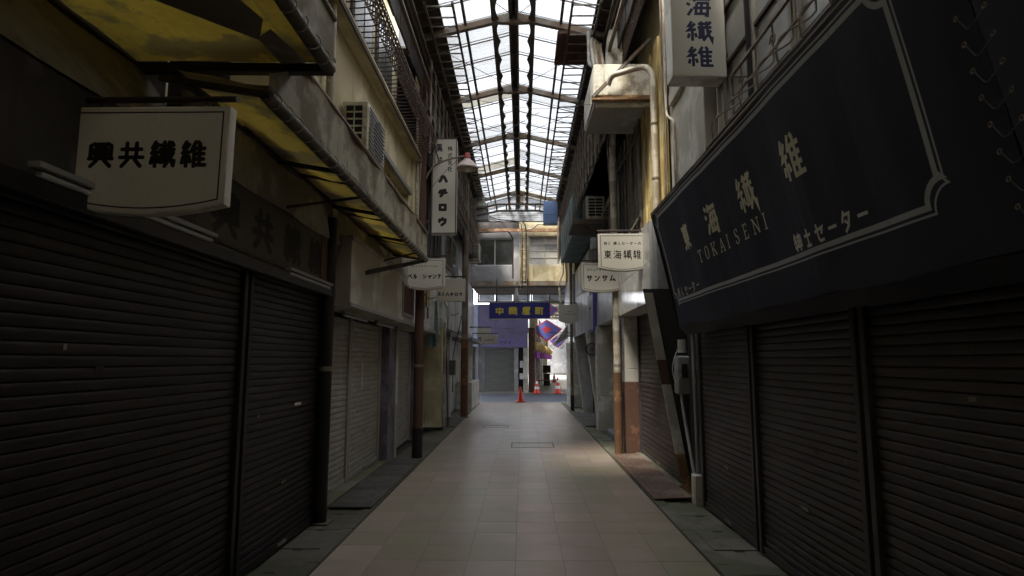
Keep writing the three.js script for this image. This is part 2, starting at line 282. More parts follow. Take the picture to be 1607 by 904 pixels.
const floorTones = [[0.326, 0.27, 0.226], [0.33, 0.269, 0.226], [0.334, 0.261, 0.223], [0.328, 0.255, 0.219], [0.31, 0.271, 0.21], [0.303, 0.269, 0.203]].map((c, i) => weather({ s: 200 + i * 17, base: c, stain: [c[0] * 0.8, c[1] * 0.86, c[2] * 0.7], stainAmt: 0.2, soft: 0.18, mottle: 0.22, grain: 0.06, rough: 0.3, metres: 2.6 }));
floorTones.forEach((m, i) => { m.roughnessMap = null; m.roughness = 0.32 + 0.003 * i; });
{
  const fl = setting('arcade_floor', bx(-1.672, 1.552, -0.12, -0.004, -24.05, 9), tint(M.concrete, 0.6, 0.55, 0.5));
  const sh = new THREE.Shape(); const a = 0.1975; sh.moveTo(-a, -a); sh.lineTo(a, -a); sh.lineTo(a, a); sh.lineTo(-a, a); sh.closePath();
  const base = extr(sh, 0.02, 0.0012); base.rotateX(-Math.PI / 2); base.translate(0, -0.0212, 0);
  const variants = []; for (let i = 0; i < 12; i++) { const g = geo(base.clone()); const uv = g.attributes.uv; const ox = rnd() * 7, oy = rnd() * 7; for (let k = 0; k < uv.count; k++) uv.setXY(k, uv.getX(k) + ox, uv.getY(k) + oy); variants.push(g); }
  const far = floorTones.map(() => []);
  for (let r = 0; r < 82; r++) for (let c = 0; c < 8; c++) {
    const x = -1.46 + c * 0.4, z = 8.6 - r * 0.4, ns = Math.sin(c * 1.3 + r * 0.31) + Math.sin(c * 0.7 - r * 0.53 + 2) + rr(-0.7, 0.7), t = (ns > 0.9 ? 4 : ns < -0.9 ? 2 : 0) + (rnd() < 0.5 ? 1 : 0), v = Math.floor(rnd() * 12), y = rr(-0.0008, 0.0008);
    const D = -z;
    if (D > 4.1 && D < 19.0) { const m = share(fl, 'tile', variants[v], floorTones[t]); m.position.set(x, y, z); }
    else far[t].push(variants[v].clone().translate(x, y, z));
  }
  far.forEach((l, i) => { if (l.length) { const m = share(fl, 'far_tiles', mergeGeometries(l), floorTones[i]); m.userData.kind = 'stuff'; } });
  // access covers let into the paving
  for (const [x0, x1, z0, z1] of [[-0.22, 0.62, -12.35, -11.7], [-1.0, -0.35, -15.6, -15.1]]) {
    const f = []; const w = 0.022;
    f.push(bx(x0, x1, 0, 0.004, z1 - w, z1), bx(x0, x1, 0, 0.004, z0, z0 + w), bx(x0, x0 + w, 0, 0.004, z0 + w, z1 - w), bx(x1 - w, x1, 0, 0.004, z0 + w, z1 - w));
    part(fl, 'cover_frame', f, M.steelDark);
  }
}
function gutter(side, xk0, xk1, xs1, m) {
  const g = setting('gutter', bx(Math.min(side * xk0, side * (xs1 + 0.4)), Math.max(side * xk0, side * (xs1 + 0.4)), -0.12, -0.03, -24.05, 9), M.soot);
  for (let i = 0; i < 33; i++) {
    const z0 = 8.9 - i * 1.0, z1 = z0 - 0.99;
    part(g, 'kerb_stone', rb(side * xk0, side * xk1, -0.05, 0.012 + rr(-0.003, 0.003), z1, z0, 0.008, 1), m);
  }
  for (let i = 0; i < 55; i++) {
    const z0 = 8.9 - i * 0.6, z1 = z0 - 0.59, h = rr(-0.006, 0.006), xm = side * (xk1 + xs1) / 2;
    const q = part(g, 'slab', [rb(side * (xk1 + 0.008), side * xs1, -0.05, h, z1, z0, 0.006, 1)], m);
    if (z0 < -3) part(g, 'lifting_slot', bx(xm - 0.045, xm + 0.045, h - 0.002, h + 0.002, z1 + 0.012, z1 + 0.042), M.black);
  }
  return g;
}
gutter(1, 1.556, 1.68, 2.12, M.concrete);
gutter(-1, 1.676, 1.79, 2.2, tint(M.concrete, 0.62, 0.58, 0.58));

setting('road', bx(-40, 40, -0.12, -0.012, -30.9, -24.06), M.asphalt);
{ const k = setting('road_marking', [bx(-40, 40, -0.011, -0.007, -24.5, -24.38), bx(-40, 40, -0.011, -0.007, -30.5, -30.4)], plain(0.5, 0.5, 0.48, 0.7)); }
setting('far_pavement', bx(-12, 12, -0.12, 0.012, -80, -30.91), M.tileBeige);

// ---------------------------------------------------------------- shutters
function slatGeo(p) {
  const prof = [[0, 0], [0.005, 0.08], [0.0075, 0.3], [0.0075, 0.62], [0.005, 0.86], [0.0, 0.9], [-0.01, 0.92], [-0.01, 0.98], [0, 1]].map(([x, y]) => [x, y * p]);
  const pos = [], idx = []; prof.forEach(([x, y]) => pos.push(x, y, -0.5, x, y, 0.5));
  for (let i = 0; i < prof.length - 1; i++) { const a = i * 2; idx.push(a, a + 2, a + 1, a + 1, a + 2, a + 3); }
  const g = new THREE.BufferGeometry(); g.setAttribute('position', new THREE.Float32BufferAttribute(pos, 3)); g.setIndex(idx); g.computeVertexNormals(); return g;
}
function slatVariants(p, L) { const l = []; for (let i = 0; i < 4; i++) { const g = slatGeo(p); g.scale(1, 1, L); const q = geo(g); const uv = q.attributes.uv; for (let k = 0; k < uv.count; k++) uv.setXY(k, uv.getX(k) + i * 0.77, uv.getY(k) + i * 0.41); l.push(q); } return l; }
// side -1: on the left wall facing +x; side +1: on the right wall facing -x
function shutter(parent, side, x, zn, zf, y0, y1, m, { pitch = 0.08, single = true, rails = true, label, railMat } = {}) {
  const s = new THREE.Group(); s.name = 'shutter'; s.position.set(x, y0, (zn + zf) / 2); if (side > 0) s.rotation.y = Math.PI; parent.add(s);
  if (label) s.userData.label = label;
  const L = Math.abs(zn - zf), n = Math.round((y1 - y0 - 0.07) / pitch), vs = slatVariants(pitch, L), all = [];
  for (let i = 0; i < n; i++) {
    if (single) { const q = share(s, 'slat', vs[i % 4], m); q.position.set(rr(-0.0015, 0.0015), 0.07 + i * pitch, 0); q.rotation.z = rr(-0.03, 0.03); }
    else all.push(vs[i % 4].clone().translate(rr(-0.0015, 0.0015), 0.07 + i * pitch, 0));
  }
  if (!single) { const q = share(s, 'slats', mergeGeometries(all), m); q.userData.kind = 'stuff'; }
  part(s, 'bottom_bar', [rb(-0.012, 0.022, 0.0, 0.068, -L / 2, L / 2, 0.004, 1)], m);
  if (rails) for (const k of [-1, 1]) part(s, 'guide_rail', [rb(-0.03, 0.04, 0, y1 - y0, k * L / 2 - 0.028, k * L / 2 + 0.028, 0.006, 1)], railMat || m);
  if (single) for (let i = 0; i < 4; i++) { const zz = rr(-0.42, 0.42) * L, yy = rr(0.35, 1.7); part(s, 'scuff', bx(0.0085, 0.0105, yy, yy + rr(0.012, 0.03), zz, zz + rr(0.02, 0.07)), i % 2 ? M.steelGrey : M.black); }
  if (single) part(s, 'finger_pull', [rb(0.02, 0.03, 0.02, 0.05, -0.09, 0.09, 0.004, 1)], M.steelGrey);
  part(s, 'lock_plate', [rb(0.012, 0.02, 0.55, 0.575, -0.06, 0.06, 0.003, 1)], M.steelGrey);
  return s;
}

// ---------------------------------------------------------------- arcade roof
const RX = -0.14, RY = 7.72, EL = -1.78, ER = 1.5, SL = 0.26, ZR0 = -5.6, ZR1 = -22.4;
const roofY = (x) => RY - Math.abs(x - RX) * SL;
{
  const roof = thing('arcade_roof', 'translucent corrugated gable roof on dark steel frames over the arcade', 'roof');
  // corrugated sheets, one mesh each; waves run along the street, sheets run from ridge to eave
  const pl = 0.675, amp = 0.014, nw = 10;
  function corr(x0, x1) {
    const nz = nw * 6, pos = [], idx = []; const xs = [x0, x1];
    for (let i = 0; i <= nz; i++) { const z = -pl / 2 * 1.06 + pl * 1.06 * i / nz; for (const x of xs) pos.push(x, roofY(x) + amp * Math.sin(i / nz * nw * Math.PI * 2), z); }
    for (let i = 0; i < nz; i++) { const a = i * 2; idx.push(a, a + 1, a + 2, a + 1, a + 3, a + 2); }
    const g = new THREE.BufferGeometry(); g.setAttribute('position', new THREE.Float32BufferAttribute(pos, 3)); g.setIndex(idx); g.computeVertexNormals(); return geo(g);
  }
  const gl = corr(RX - 0.04, EL), gr = corr(RX + 0.04, ER), glS = corr(RX - 0.04, EL), grS = corr(RX + 0.04, ER);
  const pickL = [M.sheetClear, M.sheetClear, M.sheetClear, M.sheetMilky, M.sheetMilky], pickR = [M.sheetClear, M.sheetClear, M.sheetMilky];
  let k = 0;
  for (let z = ZR0 - pl / 2; z > ZR1; z -= pl, k++) {
    const D = -z;
    let ml = pickL[Math.floor(rnd() * 5)], mr = pickR[Math.floor(rnd() * 3)];
    if (D > 15.5) ml = rnd() < 0.3 ? M.sheetYellow : M.sheetClear;
    if (D > 19 && rnd() < 0.3) mr = M.sheetYellow;
    if (k % 7 === 3) ml = M.sheetDirty;
    const gap = D > 21 || (D < 8.6 && k % 5 > 0);                                 // sheets have gone before the house and over the fourth frame
    if (!gap) share(roof, 'roof_sheet', gl, ml).position.set(0, rr(-0.004, 0.004), z);
    if (!gap) share(roof, 'roof_sheet', gr, mr).position.set(0, rr(-0.004, 0.004), z);
  }
  // older tin sheets over the nearer half of the street
  for (let z = ZR0 + pl / 2; z < 9.2; z += pl) { for (const g of [gl, gr]) { const o = share(roof, 'tin_sheet', g, M.steelDark); o.position.set(0, rr(-0.004, 0.004), z); } }
  // long members
  const zl = [9.2, ZR1 - 0.1];
  const long = (x, dy, w, h, m = M.steelDark, n = 'purlin') => part(roof, n, bx(x - w / 2, x + w / 2, roofY(x) - dy - h, roofY(x) - dy, zl[1], zl[0]), m);
  part(roof, 'ridge_beam', [bx(RX - 0.075, RX - 0.03, RY - 0.2, RY - 0.05, zl[1], zl[0]), bx(RX + 0.03, RX + 0.075, RY - 0.2, RY - 0.05, zl[1], zl[0]), bx(RX - 0.09, RX + 0.09, RY - 0.05, RY - 0.03, zl[1], zl[0])], M.steelDark);
  long(RX - 0.34, 0.03, 0.075, 0.12); long(RX + 0.34, 0.03, 0.075, 0.12);
  long(-0.97, 0.03, 0.045, 0.06); long(0.68, 0.03, 0.045, 0.06);
  part(roof, 'eave_beam', bx(EL - 0.05, EL + 0.03, roofY(EL) - 0.2, roofY(EL) - 0.03, zl[1], zl[0]), M.steelDark);
  part(roof, 'eave_beam', bx(ER - 0.03, ER + 0.05, roofY(ER) - 0.2, roofY(ER) - 0.03, zl[1], zl[0]), M.steelDark);
  // opaque boards closing the outer edge of the roof
  for (let i = 0; i < 24; i++) { const z = ZR1 + i * 1.0; for (const [a, c] of [[EL - 0.1, -1.33], [1.2, ER + 0.1]]) { const q = bar(P(a, roofY(a) - 0.045, z + 0.495), P(c, roofY(c) - 0.045, z + 0.495), 0.985, 0.02); part(roof, 'edge_board', q, M.wood); } }
  part(roof, 'side_flashing', bx(-2.7, EL - 0.06, roofY(EL) + 0.1, roofY(EL) + 0.14, ZR1 - 0.5, -10.3), M.steelDark); part(roof, 'side_flashing', bx(ER + 0.06, 2.7, roofY(ER) + 0.1, roofY(ER) + 0.14, ZR1 - 0.5, -7.7), M.steelDark);
  // scalloped brackets between ridge and inner purlins
  const sc = new THREE.Shape(); sc.moveTo(0, 0); for (let i = 0; i <= 14; i++) { const t = i / 14; sc.lineTo(0.06 - 0.055 * Math.sin(t * Math.PI), t * 0.675); } sc.lineTo(0, 0.675); sc.closePath();
  const sg = extr(sc, 0.012); sg.rotateX(-Math.PI / 2); const sgG = geo(sg.clone()); const sgM = geo(sg.clone().scale(-1, 1, 1)); { const ix = sgM; ix.computeVertexNormals(); }
  for (let i = 0; i < 21; i++) { const z = -8.3 - i * 0.675; const a = share(roof, 'scallop_trim', sgG, M.steelDark); a.position.set(RX - 0.302, roofY(RX - 0.3) - 0.12, z); const b = share(roof, 'scallop_trim', sgM, M.steelDark); b.position.set(RX + 0.302, roofY(RX + 0.3) - 0.12, z); }
  // rafters and frames
  for (let i = -6; i <= 4; i++) {
    const z = -9.64 - i * 2.7, f = [];
    const s = new THREE.Shape(); s.moveTo(EL, roofY(EL) - 0.05); s.lineTo(RX, RY - 0.06); s.lineTo(ER, roofY(ER) - 0.05); s.lineTo(ER, roofY(ER) - 0.15); s.lineTo(RX + 0.3, roofY(RX + 0.3) - 0.17); s.lineTo(RX + 0.16, RY - 0.26); s.lineTo(RX - 0.16, RY - 0.26); s.lineTo(RX - 0.3, roofY(RX - 0.3) - 0.17); s.lineTo(EL, roofY(EL) - 0.15); s.closePath();
    const g = extr(s, 0.09); g.translate(0, 0, z - 0.045); part(roof, 'roof_frame', g, M.steelGrey);
    for (let j = 1; j < 4; j++) { const zz = z - j * 0.675; part(roof, 'rafter', [bar(P(EL, roofY(EL) - 0.06, zz), P(RX, RY - 0.06, zz), 0.014, 0.02), bar(P(ER, roofY(ER) - 0.06, zz), P(RX, RY - 0.06, zz), 0.014, 0.02)], M.steelGrey); }
    if (i > -3) { for (const [xa, xb] of [[-1.5, 0.0], [1.25, -0.2]]) { part(roof, 'brace_wire', rod(P(xa, roofY(xa) - 0.3, z - 0.05), P(xb, roofY(xb) - 0.22, z - 2.65), 0.006, 5), M.blackIron); } }
  }
  // tie truss near the far end
  const zt = -20.5, tie = [bar(P(-1.6, 6.98, zt), P(-0.9, 7.16, zt), 0.06), bar(P(-0.9, 7.16, zt), P(0.7, 7.16, zt), 0.06), bar(P(0.7, 7.16, zt), P(1.4, 6.98, zt), 0.06), bar(P(-1.6, 6.75, zt), P(-0.8, 6.93, zt), 0.06), bar(P(-0.8, 6.93, zt), P(0.6, 6.93, zt), 0.06), bar(P(0.6, 6.93, zt), P(1.4, 6.72, zt), 0.06)];
  for (let i = 0; i < 8; i++) tie.push(bx(-1.25 + i * 0.34, -1.2 + i * 0.34, 6.9, 7.17, zt - 0.02, zt + 0.02));
  part(roof, 'tie_truss', tie, M.steelDark);
  // gable sheet over the bridging house
  const gs = new THREE.Shape(); gs.moveTo(EL, roofY(EL)); gs.lineTo(RX, RY); gs.lineTo(ER, roofY(ER)); gs.lineTo(ER, 7.0); gs.lineTo(EL, 7.0); gs.closePath();
  const gg = extr(gs, 0.01); gg.translate(0, 0, ZR1); part(roof, 'gable_sheet', gg, M.sheetMilky);
}
// ladders lying along both eaves
function ladder(name, label, xa, xb, y, z0, z1) {
  const t = thing(name, label, 'ladder', 0, 0, 0, 'maintenance ladders under the roof');
  for (const x of [xa, xb]) part(t, 'rail', bx(x - 0.018, x + 0.018, y - 0.02, y + 0.02, z1, z0), M.steelDark);
  const g = geo(rod(P(xa, 0, 0), P(xb, 0, 0), 0.014, 8));
  for (let z = z0 - 0.1; z > z1; z -= 0.29) { const r = share(t, 'rung', g, M.steelGrey); r.position.set(0, y, z + rr(-0.008, 0.008)); r.rotation.z = rr(-0.01, 0.01); }
}
ladder('roof_ladder', 'long dark steel ladder lying under the left roof edge', -1.08, -1.52, 7.2, -8.6, -20.2);
ladder('roof_ladder', 'long dark steel ladder lying under the right roof edge', 0.8, 1.24, 7.2, -8.6, -20.2);

// boarded clerestory with a steel lattice in front, both sides
function sideWall(side, x, label) {
  const t = thing('clerestory_wall', label, 'wall', 0, 0, 0, 'boarded walls under the roof edges');
  const y1 = 7.3;
  for (let i = 0; i < 52; i++) {
    const z0 = -3.0 - i * 0.375; const y0 = (side < 0 && -z0 < 10.0) ? 6.55 : (side > 0 && -z0 < 9.7) ? 6.6 : (side > 0 && -z0 < 15) ? 5.75 : 5.35;
    part(t, 'board', bx(side * (x + 0.14) + rr(-0.006, 0.006), side * (x + 0.17), y0 + rr(-0.03, 0.03), y1 + 0.25, z0 - 0.37, z0), rnd() < 0.5 ? M.wood : tint(M.wood, 0.7, 0.75, 0.8));
  }
  for (const y of [5.62, 6.1, 6.6, 7.05]) part(t, 'lattice_rail', bx(side * (x - 0.02), side * (x + 0.03), y - 0.025, y + 0.025, -22.3, y > 6.5 ? -3 : -10), M.steelDark);
  for (let i = 0; i < 23; i++) {
    const z = -10.1 - i * 0.55; if (z < -22.3) break;
    part(t, 'lattice_post', bx(side * (x - 0.05), side * (x - 0.021), 5.3, 7.03, z - 0.02, z + 0.02), M.steelGrey);
    if (z > -21.6) part(t, 'lattice_diagonal', bar(P(side * (x + 0.06), i % 2 ? 5.62 : 6.6, z), P(side * (x + 0.06), i % 2 ? 6.6 : 5.62, z - 0.55), 0.025), M.steelGrey);
  }
}
sideWall(-1, 1.66, 'dark boarded clerestory with steel lattice above the left shops');
sideWall(1, 1.4, 'dark boarded clerestory with steel lattice above the right shops');

// ---------------------------------------------------------------- left side buildings
const zb = (D) => -D;
function railing(parent, side, xIn, xOut, yb, yt, z0, z1, step, m, name = 'railing') {   // bellied wrought-iron balcony rail with scrolls
  const g = new THREE.Group(); g.name = name; parent.add(g);
  part(g, 'top_rail', bx(side * xIn - 0.014, side * xIn + 0.014, yt - 0.012, yt + 0.012, z1, z0), m);
  part(g, 'mid_rail', bx(side * xIn - 0.008, side * xIn + 0.008, yt - 0.24, yt - 0.225, z1, z0), m);
  part(g, 'belly_rail', bx(side * (xOut + 0.008), side * (xOut + 0.022), yb + 0.1, yb + 0.114, z1, z0), m);
  part(g, 'foot_rail', bx(side * (xIn + 0.05) - 0.012, side * (xIn + 0.05) + 0.012, yb - 0.012, yb + 0.012, z1, z0), m);
  const pts = [P(side * (xIn + 0.05), yb, 0), P(side * (xOut + 0.08), yb + 0.02, 0), P(side * xOut, yb + 0.14, 0), P(side * (xOut + 0.03), yb + 0.3, 0), P(side * (xIn - 0.02), yb + 0.46, 0), P(side * xIn, yt - 0.24, 0), P(side * xIn, yt, 0)];
  const b = geo(tube(pts, 0.008, 5, 22, 0.5));
  const sp = []; for (let i = 0; i <= 18; i++) { const t = i / 18, a = t * Math.PI * 3, r = 0.012 + 0.05 * t; sp.push(P(0, Math.sin(a) * r, Math.cos(a) * r)); }
  const sc = geo(tube(sp, 0.006, 5, 26));
  let i = 0;
  for (let z = z0 - 0.06; z > z1; z -= step, i++) { const o = share(g, 'bar', b, m); o.position.z = z; if (i % 2) { const s = share(g, 'scroll', sc, m); s.position.set(side * xIn, yt - 0.16, z); } }
  return g;
}
function fluoro(parent, x, y, z0, z1, side) { part(parent, 'lamp_housing', rb(x - 0.03, x + 0.03, y, y + 0.028, z1, z0, 0.006), M.greyWall); part(parent, 'lamp_tube', rod(P(x, y - 0.02, z0 - 0.03), P(x, y - 0.02, z1 + 0.03), 0.015, 10), plain(0.4, 0.4, 0.4, 0.3)); }

{
  const b = thing('cream_shop_building', 'cream plastered shop building with wrought iron balcony above the yellow awning', 'building');
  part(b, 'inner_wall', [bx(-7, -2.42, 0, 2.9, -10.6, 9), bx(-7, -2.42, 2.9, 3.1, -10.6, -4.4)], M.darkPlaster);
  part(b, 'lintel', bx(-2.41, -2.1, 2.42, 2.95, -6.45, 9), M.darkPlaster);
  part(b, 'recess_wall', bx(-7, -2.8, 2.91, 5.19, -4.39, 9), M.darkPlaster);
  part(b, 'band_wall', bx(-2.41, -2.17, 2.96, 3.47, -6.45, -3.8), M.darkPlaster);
  // upper wall, pierced by a low dark opening
  part(b, 'upper_wall', [bx(-2.3, -1.95, 3.48, 5.2, -7.85, -4.4), bx(-2.3, -1.95, 4.5, 5.2, -9.85, -7.85), bx(-2.3, -1.95, 3.48, 3.7, -9.85, -7.85), bx(-2.3, -1.95, 3.48, 5.2, -10.3, -9.85)], M.cream);
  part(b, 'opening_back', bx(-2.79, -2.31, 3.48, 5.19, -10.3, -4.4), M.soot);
  part(b, 'opening_lintel', rb(-1.97, -1.9, 4.5, 4.58, -9.95, -7.8, 0.008), M.greyWall);
  for (const z of [-8.3, -8.8, -9.3]) part(b, 'window_bar', rod(P(-2.05, 3.7, z), P(-2.05, 4.5, z), 0.012, 6), M.steelGrey);
  part(b, 'corner_pilaster', rb(-2.0, -1.9, 3.13, 5.2, -10.35, -10.06, 0.012), M.cream);
  part(b, 'balcony_slab', [rb(-2.5, -1.8, 5.2, 5.32, -10.35, -5.2, 0.012)], M.cream);
  part(b, 'slab_edge', [bx(-1.805, -1.785, 5.19, 5.25, -10.3, -5.25)], M.ironBrown);
  part(b, 'balcony_end_wall', rb(-2.5, -1.82, 5.33, 6.5, -5.35, -3.6, 0.02), M.cream);
  part(b, 'attic_wall', bx(-7, -2.35, 5.21, 8.19, -10.6, 9), M.cream);
  part(b, 'lower_beam', bx(-2.44, -2.12, 3.14, 3.46, -10.3, -6.46), M.paleWall);
  part(b, 'attic_floor', bx(-7, -2.43, 3.12, 3.4, -10.6, -4.4), M.darkPlaster);
  part(b, 'roof_slab', bx(-7, -1.9, 8.2, 8.5, -10.6, 9), M.steelDark);
  railing(b, -1, 1.84, 1.52, 5.34, 6.3, -5.4, -10.2, 0.115, M.ironBrown);
  for (let i = 0; i < 3; i++) { const z = -6.2 - i * 1.35; const w = part(b, 'window', rb(-2.36, -2.31, 5.5, 7.3, z - 1.1, z, 0.01), M.wood); part(w, 'pane', bx(-2.312, -2.3, 5.6, 7.2, z - 0.52, z - 0.08), M.darkSheet); part(w, 'pane', bx(-2.312, -2.3, 5.6, 7.2, z - 1.02, z - 0.58), M.darkSheet); }
  // near shopfront
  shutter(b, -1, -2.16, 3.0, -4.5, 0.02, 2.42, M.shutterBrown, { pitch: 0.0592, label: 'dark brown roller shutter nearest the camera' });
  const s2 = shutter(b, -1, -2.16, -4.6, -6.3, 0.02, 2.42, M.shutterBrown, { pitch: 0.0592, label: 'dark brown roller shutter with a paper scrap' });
  part(s2, 'paper_scrap', bx(0.018, 0.021, 1.22, 1.245, -0.34, -0.18), M.signWhite);
  part(b, 'shutter_box', rb(-2.12, -2.03, 2.34, 2.43, -6.4, 6, 0.01), M.shutterBrown);
  part(b, 'side_pier', [bx(-2.41, -2.14, 0, 2.42, -6.62, -6.36)], M.darkPlaster);
  fluoro(b, -2.03, 2.46, -2.35, -3.8); fluoro(b, -2.03, 2.44, -5.05, -6.2);
  // name board with faded characters
  const nb = print(1024, 256, '#4c4642', (c) => { c.strokeStyle = '#211d1b'; word(c, '興共繊維', 60, 40, 170, 190, 70, 30, { cap: 'round', join: 'round' }); for (let i = 0; i < 1500; i++) { c.fillStyle = `rgba(${70 + rnd() * 40},${62 + rnd() * 30},${54},${0.25})`; c.fillRect(rnd() * 1024, rnd() * 256, 2 + rnd() * 12, 2 + rnd() * 9); } }, 0.9);
  const pg = new THREE.PlaneGeometry(2.6, 0.5); pg.rotateY(Math.PI / 2); pg.translate(-2.094, 2.72, -5.0); part(b, 'name_board', pg, nb, true);
  part(b, 'torn_poster', rb(-2.098, -2.085, 2.5, 3.05, -6.42, -6.05, 0.003), M.rust);
  // pale shutters under a plain fascia box
  shutter(b, -1, -2.37, -6.68, -8.06, 0.06, 2.24, M.shutterPale, { pitch: 0.072, label: 'pale roller shutter next to the dark post' });
  const s4 = shutter(b, -1, -2.37, -8.14, -9.8, 0.06, 2.24, M.shutterPale, { pitch: 0.072, label: 'pale roller shutter with a strip of paper' });
  part(s4, 'paper_strip', bx(0.017, 0.02, 1.18, 1.58, 0.18, 0.26), M.signWhite);
  part(b, 'threshold', rb(-2.42, -2.18, 0, 0.055, -9.9, -6.66, 0.01), M.concrete);
  part(b, 'purple_pier', bx(-2.41, -2.2, 0, 2.27, -10.35, -9.84), M.purplePlaster);
  part(b, 'white_pipe_cover', rb(-2.3, -2.18, 0, 2.27, -10.5, -10.37, 0.015), M.paleWall);
  part(b, 'fascia_box', [rb(-2.4, -1.96, 2.28, 3.11, -10.62, -6.7, 0.012)], M.paleWall);
  part(b, 'fascia_trim', [bx(-1.959, -1.95, 2.28, 2.32, -10.62, -6.7), bx(-1.959, -1.95, 3.05, 3.1, -10.62, -6.7)], M.greyWall);
  { const f = part(b, 'notice_case', rb(-1.959, -1.935, 2.4, 2.95, -10.55, -9.6, 0.006), M.greyWall);
    part(f, 'notice_pane', bx(-1.936, -1.93, 2.45, 2.9, -10.5, -9.65), tint(M.rust, 0.9, 0.75, 0.8)); }
  fluoro(b, -2.1, 2.21, -6.9, -8.0); fluoro(b, -2.1, 2.21, -8.5, -9.7);
}
// second building: dark cladding, narrow shutter, hanging teal banner
{
  const b = thing('dark_clad_building', 'narrow dark clad building between the cream building and the yellow pier', 'building');
  part(b, 'inner_wall', bx(-7, -2.45, 0, 8.4, -14.5, -10.65), M.darkPlaster);
  part(b, 'upper_cladding', [bx(-2.44, -2.0, 3.6, 5.4, -14.4, -10.65)], tint(M.purplePlaster, 0.35, 0.32, 0.36));
  for (let i = 0; i < 7; i++) part(b, 'cladding_batten', bx(-2.0, -1.965, 3.6, 5.35, -11.2 - i * 0.5, -11.14 - i * 0.5), i % 3 ? M.wood : M.purplePlaster);
  part(b, 'sign_band', rb(-2.44, -2.02, 2.35, 3.58, -14.4, -10.66, 0.012), M.whitePanel);
  part(b, 'band_soffit_trim', rb(-2.46, -1.98, 2.27, 2.345, -14.42, -10.66, 0.01), M.paleWall);
  part(b, 'band_lettering', [bx(-2.02, -2.012, 2.5, 2.95, -11.7, -11.5), bx(-2.02, -2.012, 2.5, 2.85, -12.2, -12.0), bx(-2.02, -2.012, 2.55, 2.8, -12.7, -12.52)], M.ironBrown);
  part(b, 'band_notice', [bx(-2.02, -2.01, 2.85, 3.3, -12.9, -12.0)], M.yellowSheet);
  shutter(b, -1, -2.4, -10.75, -12.6, 0.02, 2.27, M.shutterPale, { pitch: 0.08, single: false });
  shutter(b, -1, -2.4, -12.8, -14.3, 0.02, 2.27, tint(M.shutterPale, 0.5, 0.7, 0.55), { pitch: 0.08, single: false });
  part(b, 'pier', bx(-2.44, -2.3, 0, 2.27, -12.78, -12.62), M.purplePlaster);
}
// third: yellow-cream pier and grey doors
{
  const b = thing('yellow_pier_building', 'shop with a pale yellow pier and grey doors beyond the teal banner', 'building');
  part(b, 'inner_wall', bx(-7, -2.5, 0, 8.4, -17.9, -14.55), M.greyWall);
  part(b, 'pier', rb(-2.49, -1.96, 0, 2.5, -14.9, -14.52, 0.015), M.cream);
  part(b, 'pier_plinth', rb(-2.49, -1.94, 0, 0.07, -14.92, -14.5, 0.008), M.soot);
  part(b, 'sign_band', [rb(-2.49, -1.95, 2.5, 3.9, -17.85, -14.52, 0.012)], M.whitePanel);
  part(b, 'upper_wall', bx(-2.49, -2.0, 3.92, 5.4, -17.9, -14.55), M.greyWall);
  for (let i = 0; i < 2; i++) { const z = -15.1 - i * 1.3; const w = part(b, 'window', rb(-2.01, -1.97, 4.1, 5.1, z - 1.1, z, 0.01), M.steelGrey); part(w, 'pane', bx(-1.975, -1.965, 4.18, 5.02, z - 0.53, z - 0.06), M.glassDark); part(w, 'pane', bx(-1.975, -1.965, 4.18, 5.02, z - 1.04, z - 0.57), M.glassDark); }
  const d = part(b, 'door', rb(-2.48, -2.42, 0.02, 2.35, -16.1, -15.0, 0.008), M.greyWall); part(d, 'handle', rb(-2.42, -2.38, 1.0, 1.12, -15.2, -15.16, 0.006), M.steelGrey);
  const d2 = part(b, 'door', rb(-2.48, -2.42, 0.02, 2.35, -17.3, -16.15, 0.008), M.greyTile); part(d2, 'handle', rb(-2.42, -2.38, 1.0, 1.12, -16.35, -16.31, 0.006), M.steelGrey);
  part(b, 'grey_pier', rb(-2.49, -2.1, 0, 2.5, -17.75, -17.4, 0.012), M.greyTile);
  part(b, 'head', bx(-2.49, -2.1, 2.35, 2.49, -17.38, -14.92), M.soot);
}
// fourth: tiled corner shop at the street end
{
  const b = thing('tiled_corner_building', 'white tiled corner shop at the left end by the road', 'building');
  part(b, 'inner_wall', bx(-9, -2.3, 0, 8.4, -23.9, -17.95), M.whitePanel);
  part(b, 'sign_band', rb(-2.29, -1.95, 2.6, 4.5, -23.85, -17.95, 0.015), M.greyTile);
  part(b, 'upper_wall', bx(-2.29, -2.0, 4.52, 7.3, -23.9, -17.95), M.greyWall);
  for (let i = 0; i < 3; i++) part(b, 'white_post', rod(P(-1.9, 0.9, -20.6 - i * 0.75), P(-1.9, 2.6, -20.6 - i * 0.75), 0.06, 12), M.whitePanel);
  part(b, 'low_wall', rb(-2.28, -1.72, 0, 0.92, -23.8, -20.5, 0.015), M.whitePanel);
  part(b, 'grey_board', rb(-2.29, -1.78, 0.95, 2.2, -23.8, -22.6, 0.01), M.greyWall);
  part(b, 'wall_tiles', [0, 1, 2, 3, 4, 5].map((i) => rb(-2.29, -2.27, 0.05 + i * 0.42, 0.45 + i * 0.42, -20.4, -18.1, 0.006, 1)), M.greyTile);
  part(b, 'canopy', rb(-2.29, -1.6, 2.3, 2.42, -23.7, -19.2, 0.02), M.greyWall);
}

